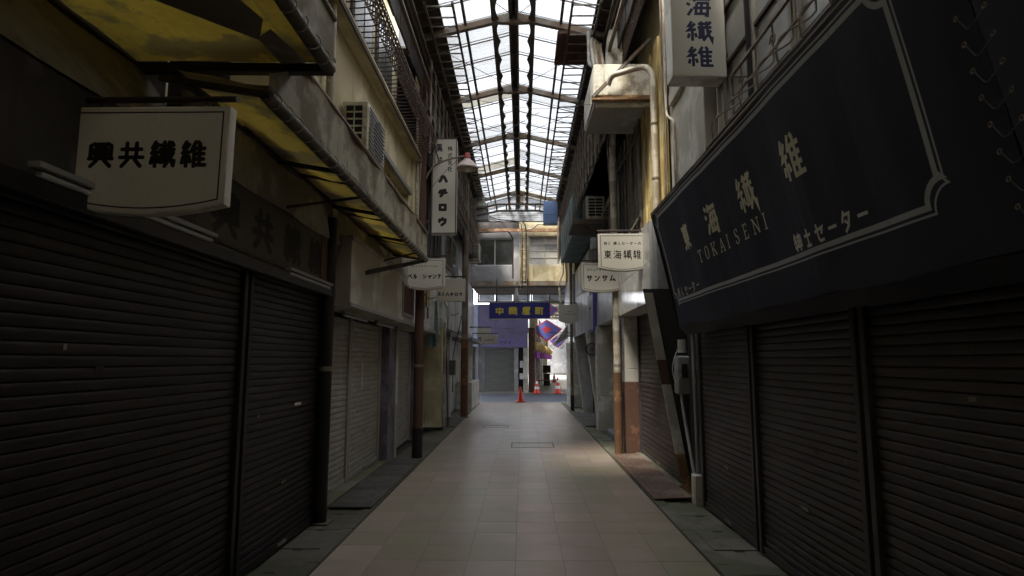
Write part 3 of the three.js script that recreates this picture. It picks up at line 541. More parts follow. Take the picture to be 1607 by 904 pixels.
// ---------------------------------------------------------------- right side buildings
{
  const b = thing('navy_awning_shop', 'shop building on the right behind the navy awning', 'building');
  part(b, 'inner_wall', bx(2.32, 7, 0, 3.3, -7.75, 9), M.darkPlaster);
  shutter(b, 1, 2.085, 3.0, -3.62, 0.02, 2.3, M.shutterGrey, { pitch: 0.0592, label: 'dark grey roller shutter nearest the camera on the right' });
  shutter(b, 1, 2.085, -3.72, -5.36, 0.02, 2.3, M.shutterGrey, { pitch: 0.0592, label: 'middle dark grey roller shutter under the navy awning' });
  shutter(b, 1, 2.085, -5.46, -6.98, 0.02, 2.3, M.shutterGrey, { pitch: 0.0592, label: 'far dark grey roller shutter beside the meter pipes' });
  part(b, 'shutter_box', bx(2.05, 2.31, 2.3, 3.25, -7.0, 9), M.shutterBrown);
  part(b, 'threshold', rb(2.125, 2.31, -0.03, 0.018, -7.1, 6, 0.005), M.concrete);
  part(b, 'end_pier', bx(2.14, 2.31, 0, 3.3, -7.75, -7.04), M.soot);
  part(b, 'upper_floor', bx(2.0, 7, 3.31, 3.5, -7.75, 9), M.paleWall);
  part(b, 'upper_wall', bx(2.3, 7, 3.51, 8.4, -7.75, 9), M.paleWall);
  part(b, 'roof_slab', bx(1.75, 7, 8.41, 8.6, -7.75, 9), M.steelDark);
  part(b, 'corner_wall', [rb(2.0, 2.29, 3.51, 8.4, -7.7, -6.25, 0.015)], M.paleWall);
  part(b, 'sill_beam', rb(1.95, 2.29, 5.0, 5.16, -7.55, -6.9, 0.015), M.paleWall);
  // pale screens in slim frames
  for (let i = 0; i < 6; i++) {
    const z0 = -6.15 + i * 0.86, w = part(b, 'window', [rb(2.16, 2.24, 3.52, 6.2, z0, z0 + 0.05, 0.006), rb(2.16, 2.24, 3.52, 6.2, z0 + 0.77, z0 + 0.82, 0.006), bx(2.165, 2.235, 3.52, 3.58, z0 + 0.05, z0 + 0.77), bx(2.165, 2.235, 6.14, 6.2, z0 + 0.05, z0 + 0.77)], M.paleWall);
    for (const y of [4.15, 4.78, 5.4]) part(w, 'glazing_bar', bx(2.17, 2.2, y - 0.018, y + 0.018, z0 + 0.05, z0 + 0.77), M.ironBrown);
    const ys = [3.58, 4.132, 4.762, 5.382, 6.14];
    for (let k = 0; k < 4; k++) part(w, 'pane', bx(2.2, 2.215, ys[k] + (k ? 0.036 : 0), ys[k + 1], z0 + 0.05, z0 + 0.77), i === 3 ? M.glassDark : tint(M.greyTile, 0.8, 0.8, 0.76));
    part(b, 'post', rb(2.12, 2.29, 3.51, 6.25, z0 - 0.04, z0 - 0.002, 0.006), i % 2 ? M.soot : M.paleWall);
  }
  part(b, 'window_head', rb(2.1, 2.29, 6.25, 6.45, -6.2, 0, 0.01), M.paleWall);
  railing(b, 1, 2.0, 1.72, 3.53, 4.35, 0, -5.4, 0.34, M.steelGrey);
  part(b, 'rail_stay', [rod(P(2.0, 4.35, -5.4), P(2.28, 4.35, -5.4), 0.012, 6), bx(1.985, 2.015, 3.52, 4.35, -5.42, -5.39)], M.steelGrey);
}
// second: dark sheet screen over marble panel and shutter
{
  const b = thing('marble_front_shop', 'shop with white marble fascia and dark sheet screen between the fins', 'building');
  part(b, 'inner_wall', bx(2.4, 7, 0, 8.4, -11.2, -7.8), M.darkPlaster);
  shutter(b, 1, 2.12, -8.15, -10.75, 0.05, 2.5, M.shutterGrey, { pitch: 0.083, label: 'grey shutter between the leaning fin and the rusty column' });
  part(b, 'threshold', rb(2.0, 2.4, -0.02, 0.05, -10.8, -8.0, 0.008), M.concrete);
  // slanting fin: projects further at the top than at the foot
  const fin = new THREE.Shape(); fin.moveTo(-2.4, 0); fin.lineTo(-2.04, 0); fin.lineTo(-1.63, 2.42); fin.lineTo(-1.6, 2.6); fin.lineTo(-2.4, 2.6); fin.closePath();
  const fg = extr(fin, 0.06); fg.scale(-1, 1, 1); fg.computeVertexNormals(); fg.translate(0, 0, -7.84); part(b, 'slanting_fin', fg, M.soot);
  const strip = (t0, t1, m, n) => { const xa = 2.03 - 0.41 * t0, xc = 2.03 - 0.41 * t1, s = new THREE.Shape(); s.moveTo(xa, 2.42 * t0); s.lineTo(xa + 0.11, 2.42 * t0); s.lineTo(xc + 0.11, 2.42 * t1); s.lineTo(xc, 2.42 * t1); s.closePath(); const g = extr(s, 0.03, 0.003); g.translate(0, 0, -7.777); part(b, n, g, m); };
  strip(0, 0.2, M.rustOrange, 'rusty_edge_strip'); strip(0.201, 0.56, M.whitePanel, 'white_edge_strip'); strip(0.561, 0.69, M.rust, 'rusty_edge_strip'); strip(0.691, 1.05, M.paleWall, 'white_edge_strip');
  // marble fascia slabs and stainless soffit
  for (let i = 0; i < 4; i++) for (let j = 0; j < 2; j++) part(b, 'marble_slab', rb(1.75, 1.79, 2.46 + j * 0.56, 3.015 + j * 0.56, -8.02 - i * 0.86 - 0.855, -8.02 - i * 0.86, 0.003, 1), M.marble);
  part(b, 'fascia_core', bx(1.795, 2.39, 2.56, 3.6, -11.2, -7.8), M.greyWall);
  part(b, 'soffit', bx(1.795, 2.39, 2.46, 2.555, -11.2, -8.0), M.greyTile);
  // tiled pier with rusty lower casing
  part(b, 'tiled_pier', [rb(1.86, 2.38, 1.52, 2.455, -11.15, -10.82, 0.006), rb(1.86, 2.38, 1.28, 1.515, -11.15, -10.82, 0.006)], M.whitePanel);
  part(b, 'rusty_casing', rb(1.85, 2.38, 0.02, 1.275, -11.16, -10.81, 0.008), tint(M.rust, 1.0, 1.0, 0.95));
  // dark ribbed sheet screen and yellowed sheets
  for (let i = 0; i < 9; i++) { const z = -9.35 - i * 0.34; part(b, 'screen_sheet', bx(1.93 + (i % 2) * 0.018, 1.96 + (i % 2) * 0.018, 3.65, 5.75, z - 0.335, z), i === 4 ? M.soot : M.darkSheet); part(b, 'screen_rib', bx(1.905, 1.928, 3.65, 5.75, z - 0.02, z), M.steelGrey); }
  for (let i = 0; i < 6; i++) { const z = -7.8 - i * 0.26; part(b, 'yellow_sheet', bx(1.97 - (i % 2) * 0.02, 2.0, 3.62, 6.3, z - 0.255, z), M.yellowSheet); }
  part(b, 'screen_rail', [bx(1.88, 1.903, 3.95, 4.0, -12.3, -9.3), bx(1.88, 1.903, 5.3, 5.35, -12.3, -9.3)], M.steelDark);
  part(b, 'upper_wall', bx(2.05, 2.39, 3.61, 8.4, -11.2, -7.8), M.cream);
}
{
  const b = thing('white_pier_shop', 'shop with broad white piers and a blue sign past the rusty column', 'building');
  part(b, 'inner_wall', bx(2.5, 7, 0, 8.4, -15.6, -11.25), M.greyWall);
  part(b, 'upper_wall', bx(2.0, 2.49, 3.9, 5.4, -15.6, -12.6), M.paleWall);
  part(b, 'fascia', [rb(1.84, 2.49, 2.5, 3.88, -15.55, -11.25, 0.01)], M.greyTile);
  shutter(b, 1, 2.25, -11.4, -14.2, 0.16, 2.5, M.shutterPale, { pitch: 0.08, single: false });
  part(b, 'step', rb(1.9, 2.45, 0, 0.15, -13.6, -11.6, 0.012), tint(M.greyTile, 0.45, 0.5, 0.58));
  part(b, 'white_pier', [rb(1.8, 2.48, 0, 0.83, -14.75, -14.35, 0.008), rb(1.8, 2.48, 0.835, 1.66, -14.75, -14.35, 0.008), rb(1.8, 2.48, 1.665, 2.49, -14.75, -14.35, 0.008)], M.whitePanel);
  shutter(b, 1, 2.3, -14.85, -15.5, 0.02, 2.5, M.shutterGrey, { pitch: 0.083, single: false });
  for (let i = 0; i < 2; i++) { const z = -13.0 - i * 1.25; const w = part(b, 'window', rb(1.95, 2.0, 4.2, 5.2, z - 1.1, z, 0.008), M.steelGrey); part(w, 'pane', bx(1.943, 1.953, 4.27, 5.13, z - 1.04, z - 0.06), M.glassDark); }
}
{
  const b = thing('grey_tiled_shop', 'grey tiled shop with sloping fins further along on the right', 'building');
  part(b, 'inner_wall', bx(2.5, 7, 0, 8.4, -19.9, -15.65), M.greyWall);
  part(b, 'fascia', rb(1.78, 2.49, 2.45, 4.6, -19.85, -15.65, 0.012), M.greyTile);
  part(b, 'upper_wall', bx(1.95, 2.49, 4.62, 5.6, -19.9, -15.65), M.teal);
  part(b, 'upper_bay', rb(1.33, 1.94, 4.95, 6.05, -19.9, -15.3, 0.012), M.teal);
  for (let i = 0; i < 4; i++) part(b, 'bay_rib', bx(1.318, 1.329, 4.96, 6.04, -16.2 - i, -16.14 - i), M.steelGrey);
  const fin = new THREE.Shape(); fin.moveTo(-2.49, 0); fin.lineTo(-2.0, 0); fin.lineTo(-1.72, 2.44); fin.lineTo(-2.49, 2.44); fin.closePath();
  for (const z of [-16.0, -19.6]) { const g = extr(fin, 0.25); g.scale(-1, 1, 1); g.computeVertexNormals(); g.translate(0, 0, z - 0.25); part(b, 'sloping_fin', g, z < -19 ? M.greyTile : M.whitePanel); }
  shutter(b, 1, 2.3, -16.3, -19.3, 0.02, 2.45, M.shutterGrey, { pitch: 0.083, single: false });
  for (let i = 0; i < 3; i++) part(b, 'fascia_joint', bx(1.776, 1.782, 2.46, 4.59, -16.7 - i * 1.05, -16.69 - i * 1.05), M.soot);
}
{
  const b = thing('right_corner_shop', 'ribbed white corner shop at the right end by the road', 'building');
  part(b, 'inner_wall', bx(2.2, 9, 0, 8.4, -23.9, -19.95), M.greyWall);
  for (let i = 0; i < 7; i++) part(b, 'wall_band', rb(1.7, 2.19, 0.02 + i * 0.33, 0.34 + i * 0.33, -23.0, -21.4, 0.012, 1), M.whitePanel);
  part(b, 'fascia', rb(1.72, 2.19, 2.6, 4.6, -23.85, -19.98, 0.012), M.greyTile);
  part(b, 'upper_wall', bx(1.78, 2.19, 4.62, 7.3, -23.9, -19.95), M.cream);
  shutter(b, 1, 2.1, -20.1, -21.35, 0.02, 2.55, M.shutterPale, { pitch: 0.083, single: false });
  const aw = new THREE.Shape(); aw.moveTo(-1.72, 3.0); aw.lineTo(-1.25, 2.35); aw.lineTo(-1.25, 2.25); aw.lineTo(-1.72, 2.5); aw.closePath(); const g = extr(aw, 1.2); g.scale(-1, 1, 1); g.computeVertexNormals(); g.translate(0, 0, -23.6); part(b, 'canopy', g, M.greyCloth);
}

// ---------------------------------------------------------------- bridging house, road end and the arcade beyond
{
  const b = thing('bridging_house', 'house spanning the street end above the blue name board', 'building');
  const z = -22.8;
  part(b, 'floor_slab', bx(-1.98, 1.7, 4.55, 4.72, -25.6, z + 0.02), M.steelGrey);
  part(b, 'grey_wall', [bx(-1.98, -0.1, 4.73, 5.33, z - 0.2, z), bx(-1.98, -0.1, 6.42, 6.7, z - 0.2, z), bx(-1.98, -1.8, 5.33, 6.42, z - 0.2, z), bx(-0.32, -0.1, 5.33, 6.42, z - 0.2, z)], M.greyWall);
  part(b, 'cream_wall', [bx(-0.1, 1.7, 4.73, 5.33, z - 0.2, z), bx(-0.1, 1.7, 6.5, 7.1, z - 0.2, z), bx(-0.1, 0.26, 5.33, 6.5, z - 0.2, z), bx(1.52, 1.7, 5.33, 6.5, z - 0.2, z)], M.cream);
  part(b, 'grey_upper', bx(-1.98, -0.1, 6.7, 7.1, z - 0.2, z - 0.02), M.darkPlaster);
  part(b, 'back_wall', bx(-1.98, 1.7, 4.73, 7.6, -25.6, -25.3), M.greyWall);
  part(b, 'roof_slab', bx(-1.98, 1.7, 7.15, 7.3, -25.6, z - 0.25), M.steelDark);
  part(b, 'room_back', bx(-1.98, 1.7, 4.73, 7.1, z - 1.2, z - 1.1), M.paleWall);
  { const w = part(b, 'window', [bx(-1.8, -0.32, 5.33, 5.37, z - 0.1, z - 0.04), bx(-1.8, -0.32, 6.38, 6.42, z - 0.1, z - 0.04), bx(-1.8, -1.76, 5.37, 6.38, z - 0.1, z - 0.04), bx(-0.36, -0.32, 5.37, 6.38, z - 0.1, z - 0.04), bx(-1.08, -1.04, 5.37, 6.38, z - 0.1, z - 0.04)], plain(0.45, 0.45, 0.43, 0.5));
    const gm = new THREE.MeshPhysicalMaterial({ color: 0xc8ccca, roughness: 0.08, transmission: 1, thickness: 0 });
    part(w, 'pane', bx(-1.76, -1.08, 5.37, 6.38, z - 0.075, z - 0.07), gm); part(w, 'pane', bx(-1.04, -0.36, 5.37, 6.38, z - 0.075, z - 0.07), gm);
    part(b, 'stored_box', rb(-1.7, -1.2, 5.35, 5.85, z - 0.8, z - 0.4, 0.02), M.whitePanel); }
  { const w = part(b, 'window', [bx(0.26, 1.52, 5.33, 5.39, z - 0.1, z - 0.03), bx(0.26, 1.52, 6.44, 6.5, z - 0.1, z - 0.03), bx(0.26, 0.31, 5.39, 6.44, z - 0.1, z - 0.03), bx(1.47, 1.52, 5.39, 6.44, z - 0.1, z - 0.03), bx(0.86, 0.91, 5.39, 6.44, z - 0.1, z - 0.03)], M.paleWall);
    for (let i = 0; i < 2; i++) for (let j = 0; j < 4; j++) { const x0 = i ? 0.91 : 0.31, y0 = 5.39 + j * 0.2625; part(w, 'pane', bx(x0, x0 + 0.55, y0 + 0.012, y0 + 0.25, z - 0.07, z - 0.06), tint(M.greyTile, ...((i + j) % 3 ? [0.95, 0.9, 0.8] : [0.7, 0.68, 0.62]))); if (j) part(w, 'glazing_bar', bx(x0, x0 + 0.55, y0 - 0.012, y0 + 0.012, z - 0.08, z - 0.045), M.paleWall); } }
  part(b, 'rusty_beam', bx(-1.9, 1.6, 6.62, 6.74, z + 0.2, z + 0.3), M.rustOrange);
  part(b, 'upper_beam', bx(-1.9, 1.6, 7.0, 7.1, z + 0.25, z + 0.35), M.rust);
  const lad = new THREE.Group(); lad.name = 'wall_ladder'; b.add(lad);
  part(lad, 'ladder_rail', [bx(-0.08, -0.05, 4.4, 6.6, z + 0.05, z + 0.08)], M.steelGrey); part(lad, 'ladder_rail', [bx(0.17, 0.2, 4.4, 6.6, z + 0.05, z + 0.08)], M.steelGrey);
  for (let i = 0; i < 9; i++) part(lad, 'ladder_rung', rod(P(-0.05, 4.55 + i * 0.23, z + 0.065), P(0.17, 4.55 + i * 0.23, z + 0.065), 0.012, 6), M.steelGrey);
}
// purple shop across the road
{
  const b = thing('purple_shop', 'purple fronted shop across the road with a grey shutter', 'building');
  part(b, 'inner_wall', bx(-14, 0.3, 0, 4.6, -44, -31.4), M.greyWall);
  part(b, 'purple_front', bx(-2.3, 0.32, 3.1, 4.62, -31.39, -31.2), M.purpleSheet);
  const vp = print(512, 96, '#7a6fa2', (c) => { c.strokeStyle = '#2a2540'; word(c, 'フジイ', 190, 22, 46, 52, 6, 7, { cap: 'round', join: 'round' }); });
  part(b, 'valance', bx(-2.1, 0.22, 2.35, 3.09, -31.39, -31.1), M.purpleSheet);
  const pg = new THREE.PlaneGeometry(2.3, 0.43); pg.translate(-0.94, 2.6, -31.095); part(b, 'valance_lettering', pg, vp, true);
  const s = new THREE.Group(); s.name = 'shutter'; b.add(s); const g = slatVariants(0.1, 1.55); for (let i = 0; i < 22; i++) { const q = share(s, 'slat', g[i % 4], tint(M.shutterPale, 0.42, 0.44, 0.48)); q.rotation.y = -Math.PI / 2; q.position.set(-1.2, 0.08 + i * 0.1, -31.36); }
  part(b, 'grey_pier', [rb(-0.42, -0.2, 0, 2.34, -31.39, -31.15, 0.01)], M.greyWall);
  part(b, 'dark_door', bx(-0.19, 0.05, 0, 2.34, -31.39, -31.33), M.soot);
  part(b, 'corner_post', rb(0.06, 0.31, 0, 2.34, -31.39, -31.15, 0.01), M.paleWall);
  part(b, 'meter_box', rb(-0.12, 0.04, 1.3, 1.65, -31.3, -31.15, 0.01), M.greyTile); part(b, 'meter_box', rb(-0.14, 0.06, 0.7, 1.0, -31.3, -31.12, 0.01), M.greyTile);
  part(b, 'blue_side_wall', bx(-2.6, -2.32, 0, 4.62, -31.39, -31.15), tint(M.greyTile, 0.8, 0.9, 1.2));
}
// shops of the arcade beyond the road, left side then right side; that arcade bears off to the right
const PIV = P(0.3, 0, -31.4), BEAR = -0.08;
function aside(o) { const d = o.position.clone().sub(PIV).applyAxisAngle(P(0, 1, 0), BEAR); o.position.copy(PIV).add(d); o.rotation.y += BEAR; return o; }
const beyond = ['tan tiled shop pier first past the purple corner', 'white shop front second past the purple corner', 'grey shop front third past the purple corner', 'cream shop front fourth past the purple corner', 'brown shop front farthest along the arcade beyond'];
for (let i = 0; i < 5; i++) {
  const z = -31.6 - i * 4.2, b = thing('far_shop', beyond[i], 'shop', 0, 0, 0, 'shops of the arcade beyond the road');
  part(b, 'pier', [rb(0.31, 0.62 + 0.1 * (i % 2), 0, 3.4, z - 0.9, z, 0.01)], [M.rust, M.whitePanel, M.greyTile, M.cream, M.rust][i]);
  part(b, 'pier', [rb(0.31, 0.55, 0, 3.4, z - 2.6, z - 2.1, 0.01)], M.whitePanel);
  part(b, 'sign_band', rb(0.31, 0.6, 2.5, 4.2, z - 4.1, z - 0.9, 0.01), [M.cream, M.whitePanel, M.yellowSheet, M.paleWall, M.cream][i]);
  part(b, 'shop_window', bx(0.32, 0.4, 0.1, 2.5, z - 4.1, z - 0.9), i % 2 ? M.glassDark : M.greyTile);
  aside(b);
}
aside(one('far_wall', 'pale wall of the shops along the right of the arcade beyond', 'wall', [bx(3.1, 3.4, 0, 7, -70, -31.2), bx(2.8, 3.1, 2.6, 4.2, -52, -31.4)], tint(M.greyWall, 0.7, 0.66, 0.6)));
{
  const r = thing('far_arcade_roof', 'milky roof over the arcade beyond the road', 'roof');
  for (let i = 0; i < 9; i++) { const z = -31.4 - i * 4.2; part(r, 'roof_sheet', bx(0.2, 3.3, 6.4, 6.42, z - 4.19, z), M.sheetDirty); part(r, 'roof_frame', bx(0.2, 3.3, 6.2, 6.39, z - 0.1, z), M.steelGrey); }
  aside(r);
  const gr = thing('entrance_gable', 'glazed gable with blue marks over the entrance across the road', 'gable');
  // glazed entrance gable with blue marks
  for (const y of [4.72, 5.15, 5.62, 6.0]) part(gr, 'gable_rail', bx(-2.3, 3.3, y - 0.05, y + 0.05, -31.02, -30.92), M.steelDark);
  for (let i = 0; i < 6; i++) { const x = -2.3 + i * 0.93; part(gr, 'gable_post', bx(x - 0.04, x + 0.04, 4.67, 6.05, -31.05, -30.93), M.steelDark); if (i < 6) for (const y of [4.78, 5.2]) part(gr, 'gable_pane', bx(x + 0.05, x + 0.87, y, y + 0.36, -31.0, -30.98), M.sheetClear); }
  const blue = plain(0.05, 0.14, 0.5, 0.5);
  for (const [x, k] of [[-1.85, 0], [-0.95, 0], [-0.05, 1], [0.9, 2], [1.5, 1], [2.2, 2]]) { const zz = -30.972; const q = k === 0 ? [bar(P(x - 0.16, 5.5, zz), P(x, 5.36, zz), 0.03, 0.01), bar(P(x + 0.16, 5.5, zz), P(x, 5.36, zz), 0.03, 0.01), bx(x - 0.12, x + 0.12, 5.26, 5.29, zz - 0.005, zz + 0.005)] : k === 1 ? [bx(x - 0.16, x + 0.16, 5.42, 5.46, zz - 0.005, zz + 0.005), bx(x - 0.02, x + 0.02, 5.25, 5.5, zz - 0.011, zz - 0.006), bx(x - 0.12, x + 0.12, 5.24, 5.28, zz + 0.006, zz + 0.011)] : [bx(x - 0.18, x + 0.18, 5.35, 5.38, zz - 0.005, zz + 0.005), bx(x - 0.14, x + 0.14, 5.46, 5.49, zz - 0.005, zz + 0.005)]; part(gr, 'blue_mark', q, blue); }
}
one('end_wall', 'dark wall closing the arcade behind the camera', 'wall', bx(-7, 7, 0, 8.6, 9.05, 9.3), M.darkPlaster);
aside(one('far_end_building', 'pale building closing the far end of the arcade beyond', 'building', [bx(-3, 7, 0, 7, -71, -70), bx(0.8, 2.6, 0.2, 2.4, -69.99, -69.9)], tint(M.greyWall, 0.6, 0.6, 0.6)));
for (const [x0, x1, h, l] of [[-40, -14.2, 8, 'grey building along the road to the left'], [3.5, 40, 8, 'grey building along the road to the right']]) one('road_building', l, 'building', bx(x0, x1, 0, h, -45, -31.2), M.greyWall, 'plain buildings along the road');

for (const [x, l] of [[-8.6, 'grey house wall at the left of the crossing'], [8.6, 'grey house wall at the right of the crossing']]) one('crossing_house', l, 'building', bx(x - 0.4, x + 0.4, 2.6, 9, -31.2, -24), M.greyWall, 'houses beside the crossing');

// the crossing is roofed too: milky sheets on beams between the two arcades
{
  const r = thing('crossing_roof', 'high milky sheet roof over the road crossing', 'roof');
  for (let i = 0; i < 8; i++) { const x = -8 + i * 2; part(r, 'roof_sheet', bx(x, x + 1.99, 8.62, 8.64, -31.3, -23.4), M.sheetClear); part(r, 'roof_beam', bx(x - 0.06, x + 0.06, 8.4, 8.6, -31.3, -23.4), M.steelGrey); }
}

// ---------------------------------------------------------------- awnings
function clothGrid(f, nu, nv) {   // f(u,v) -> Vector3
  const pos = [], idx = [], uv = [];
  for (let j = 0; j <= nv; j++) for (let i = 0; i <= nu; i++) { const p = f(i / nu, j / nv); pos.push(p.x, p.y, p.z); uv.push(i / nu, j / nv); }
  for (let j = 0; j < nv; j++) for (let i = 0; i < nu; i++) { const a = j * (nu + 1) + i; idx.push(a, a + 1, a + nu + 1, a + 1, a + nu + 2, a + nu + 1); }
  const g = new THREE.BufferGeometry(); g.setAttribute('position', new THREE.Float32BufferAttribute(pos, 3)); g.setAttribute('uv', new THREE.Float32BufferAttribute(uv, 2)); g.setIndex(idx); g.computeVertexNormals(); return g;
}
const yellowThin = new THREE.MeshPhysicalMaterial({ map: M.yellowCloth.map, roughness: 1, transmission: 0.5, thickness: 0, side: THREE.DoubleSide });
function yellowAwning(label, xf, yf, hf, z0, z1, seedv, endPanel, xr, yr, endRib = 0.035, taper = false) {
  const t = thing('yellow_awning', label, 'awning', 0, 0, 0, 'yellow awnings over the left shops');
  const xw = -1.99, yw = yf + hf + 0.12, n = Math.max(2, Math.round((z0 - z1) / 1.4));
  const sag = (u, v) => 0.025 * Math.sin(Math.PI * v) * (0.4 + Math.abs(Math.sin(u * n * Math.PI)));
  for (let k = 0; k < n; k++) {
    const g = clothGrid((u, v) => { const U = (k + u) / n; return P(xr + (xf - xr) * v, yr + 0.06 + (yf - yr) * v - sag(U, v) + 0.006 * Math.sin(U * 60 + v * 9 + seedv), z0 + (z1 - z0) * U); }, 8, 8);
    part(t, 'cloth_panel', g, yellowThin);
  }
  part(t, 'fascia', clothGrid((u, v) => P(xf + 0.012 * Math.sin(u * 21 + seedv) + 0.008 * Math.sin(u * 57), yf + hf * v * (taper ? Math.min(1, 0.32 + u * 7.5) : 1) + (v < 0.5 ? 0.008 * Math.sin(u * 33) : 0), z0 + (z1 - z0) * u), 80, 5), M.fasciaCloth);
  part(t, 'top_tube', rod(P(xf, yf + hf, taper ? z0 - 0.56 : z0), P(xf, yf + hf, z1), 0.022, 8), M.steelGrey);
  part(t, 'front_tube', rod(P(xf - 0.02, yf, z0), P(xf - 0.02, yf, z1), 0.045, 10), M.steelDark);
  part(t, 'rear_beam', rod(P(xr + 0.02, yr, z0), P(xr + 0.02, yr, z1), 0.024, 8), M.blackIron);
  const lash = []; for (let z = z0 - 0.1; z > z1; z -= 0.19) { const r = new THREE.TorusGeometry(0.052, 0.005, 4, 10); r.rotateY(rr(-0.4, 0.4)); r.translate(xf - 0.012, yf + 0.005, z); lash.push(r); }
  const lp = part(t, 'lashing', lash, M.rope); lp.userData.kind = 'stuff';
  for (let i = 0; i <= n; i++) {
    const z = z0 + (z1 - z0) * i / n;
    part(t, 'rib', bar(P(xr - 0.1, yr, z), P(xf, yf, z), i === n ? endRib : 0.035, i === n ? endRib : 0.035), M.blackIron);
    if (i > 0 && i < n) part(t, 'rafter', bar(P(xr, yr + 0.03, z - 0.5), P(xf, yf + 0.03, z - 0.5), 0.022, 0.022), M.ironBrown);
    if (i % 2 && xr > -2.3) part(t, 'strut', bar(P(-2.09, 3.0, z - 0.1), P(xf - 0.02, yf - 0.02, z - 0.7 < z1 ? z1 : z - 0.7), 0.025), M.blackIron);
  }
  part(t, 'wall_curtain', clothGrid((u, v) => P(xr + 0.02 + (-2.1 - xr) * (1 - v) + 0.012 * Math.sin(u * 30 + 3 * v), yr - (yr - 2.96) * (1 - v), z0 + (z1 - z0) * u), 40, 4), M.greyCloth);
  if (endPanel) part(t, 'end_panel', clothGrid((u, v) => P(xr + (xf - xr) * u, yf + 0.1 - 0.06 * u + (hf * 0.3 + hf * 0.5 * u) * v, z1 + 0.01 * Math.sin(u * 9)), 8, 4), M.yellowCloth);
  return t;
}
const near = yellowAwning('nearest yellow awning, its grey skirt end at the top left', -1.27, 3.6, 0.36, 2.4, -3.75, 1.3, true, -2.6, 3.62, 0.06);
// mended patches stitched under the cloth
for (const pts of [[[-2.0, -2.55], [-1.62, -2.7], [-1.5, -3.2], [-1.62, -3.42], [-2.02, -3.0]], [[-1.62, -3.4], [-1.5, -3.3], [-1.42, -3.7], [-1.6, -3.72]], [[-2.3, -1.9], [-2.1, -1.8], [-2.0, -2.2], [-2.2, -2.3]]]) {
  const s = new THREE.Shape(pts.map(([x, z]) => new THREE.Vector2(x, -z))); const g = extr(s, 0.003); g.rotateX(-Math.PI / 2); g.translate(0, 3.625, 0); part(near, 'patch', g, M.greyCloth);
}
{
  const t = yellowAwning('longer yellow awning with grey skirt running to the white oblong signs', -1.55, 3.28, 0.45, -3.45, -9.5, 4.1, true, -2.14, 3.4, 0.035, true);
  part(t, 'support_arm', bar(P(-2.06, 2.66, -6.95), P(-1.57, 3.24, -9.3), 0.055), M.blackIron);
  part(t, 'arm_bracket', [rb(-2.14, -2.02, 2.3, 2.72, -7.0, -6.9, 0.01), rod(P(-2.08, 2.35, -6.95), P(-2.2, 2.28, -6.7), 0.035, 8)], M.blackIron);
}
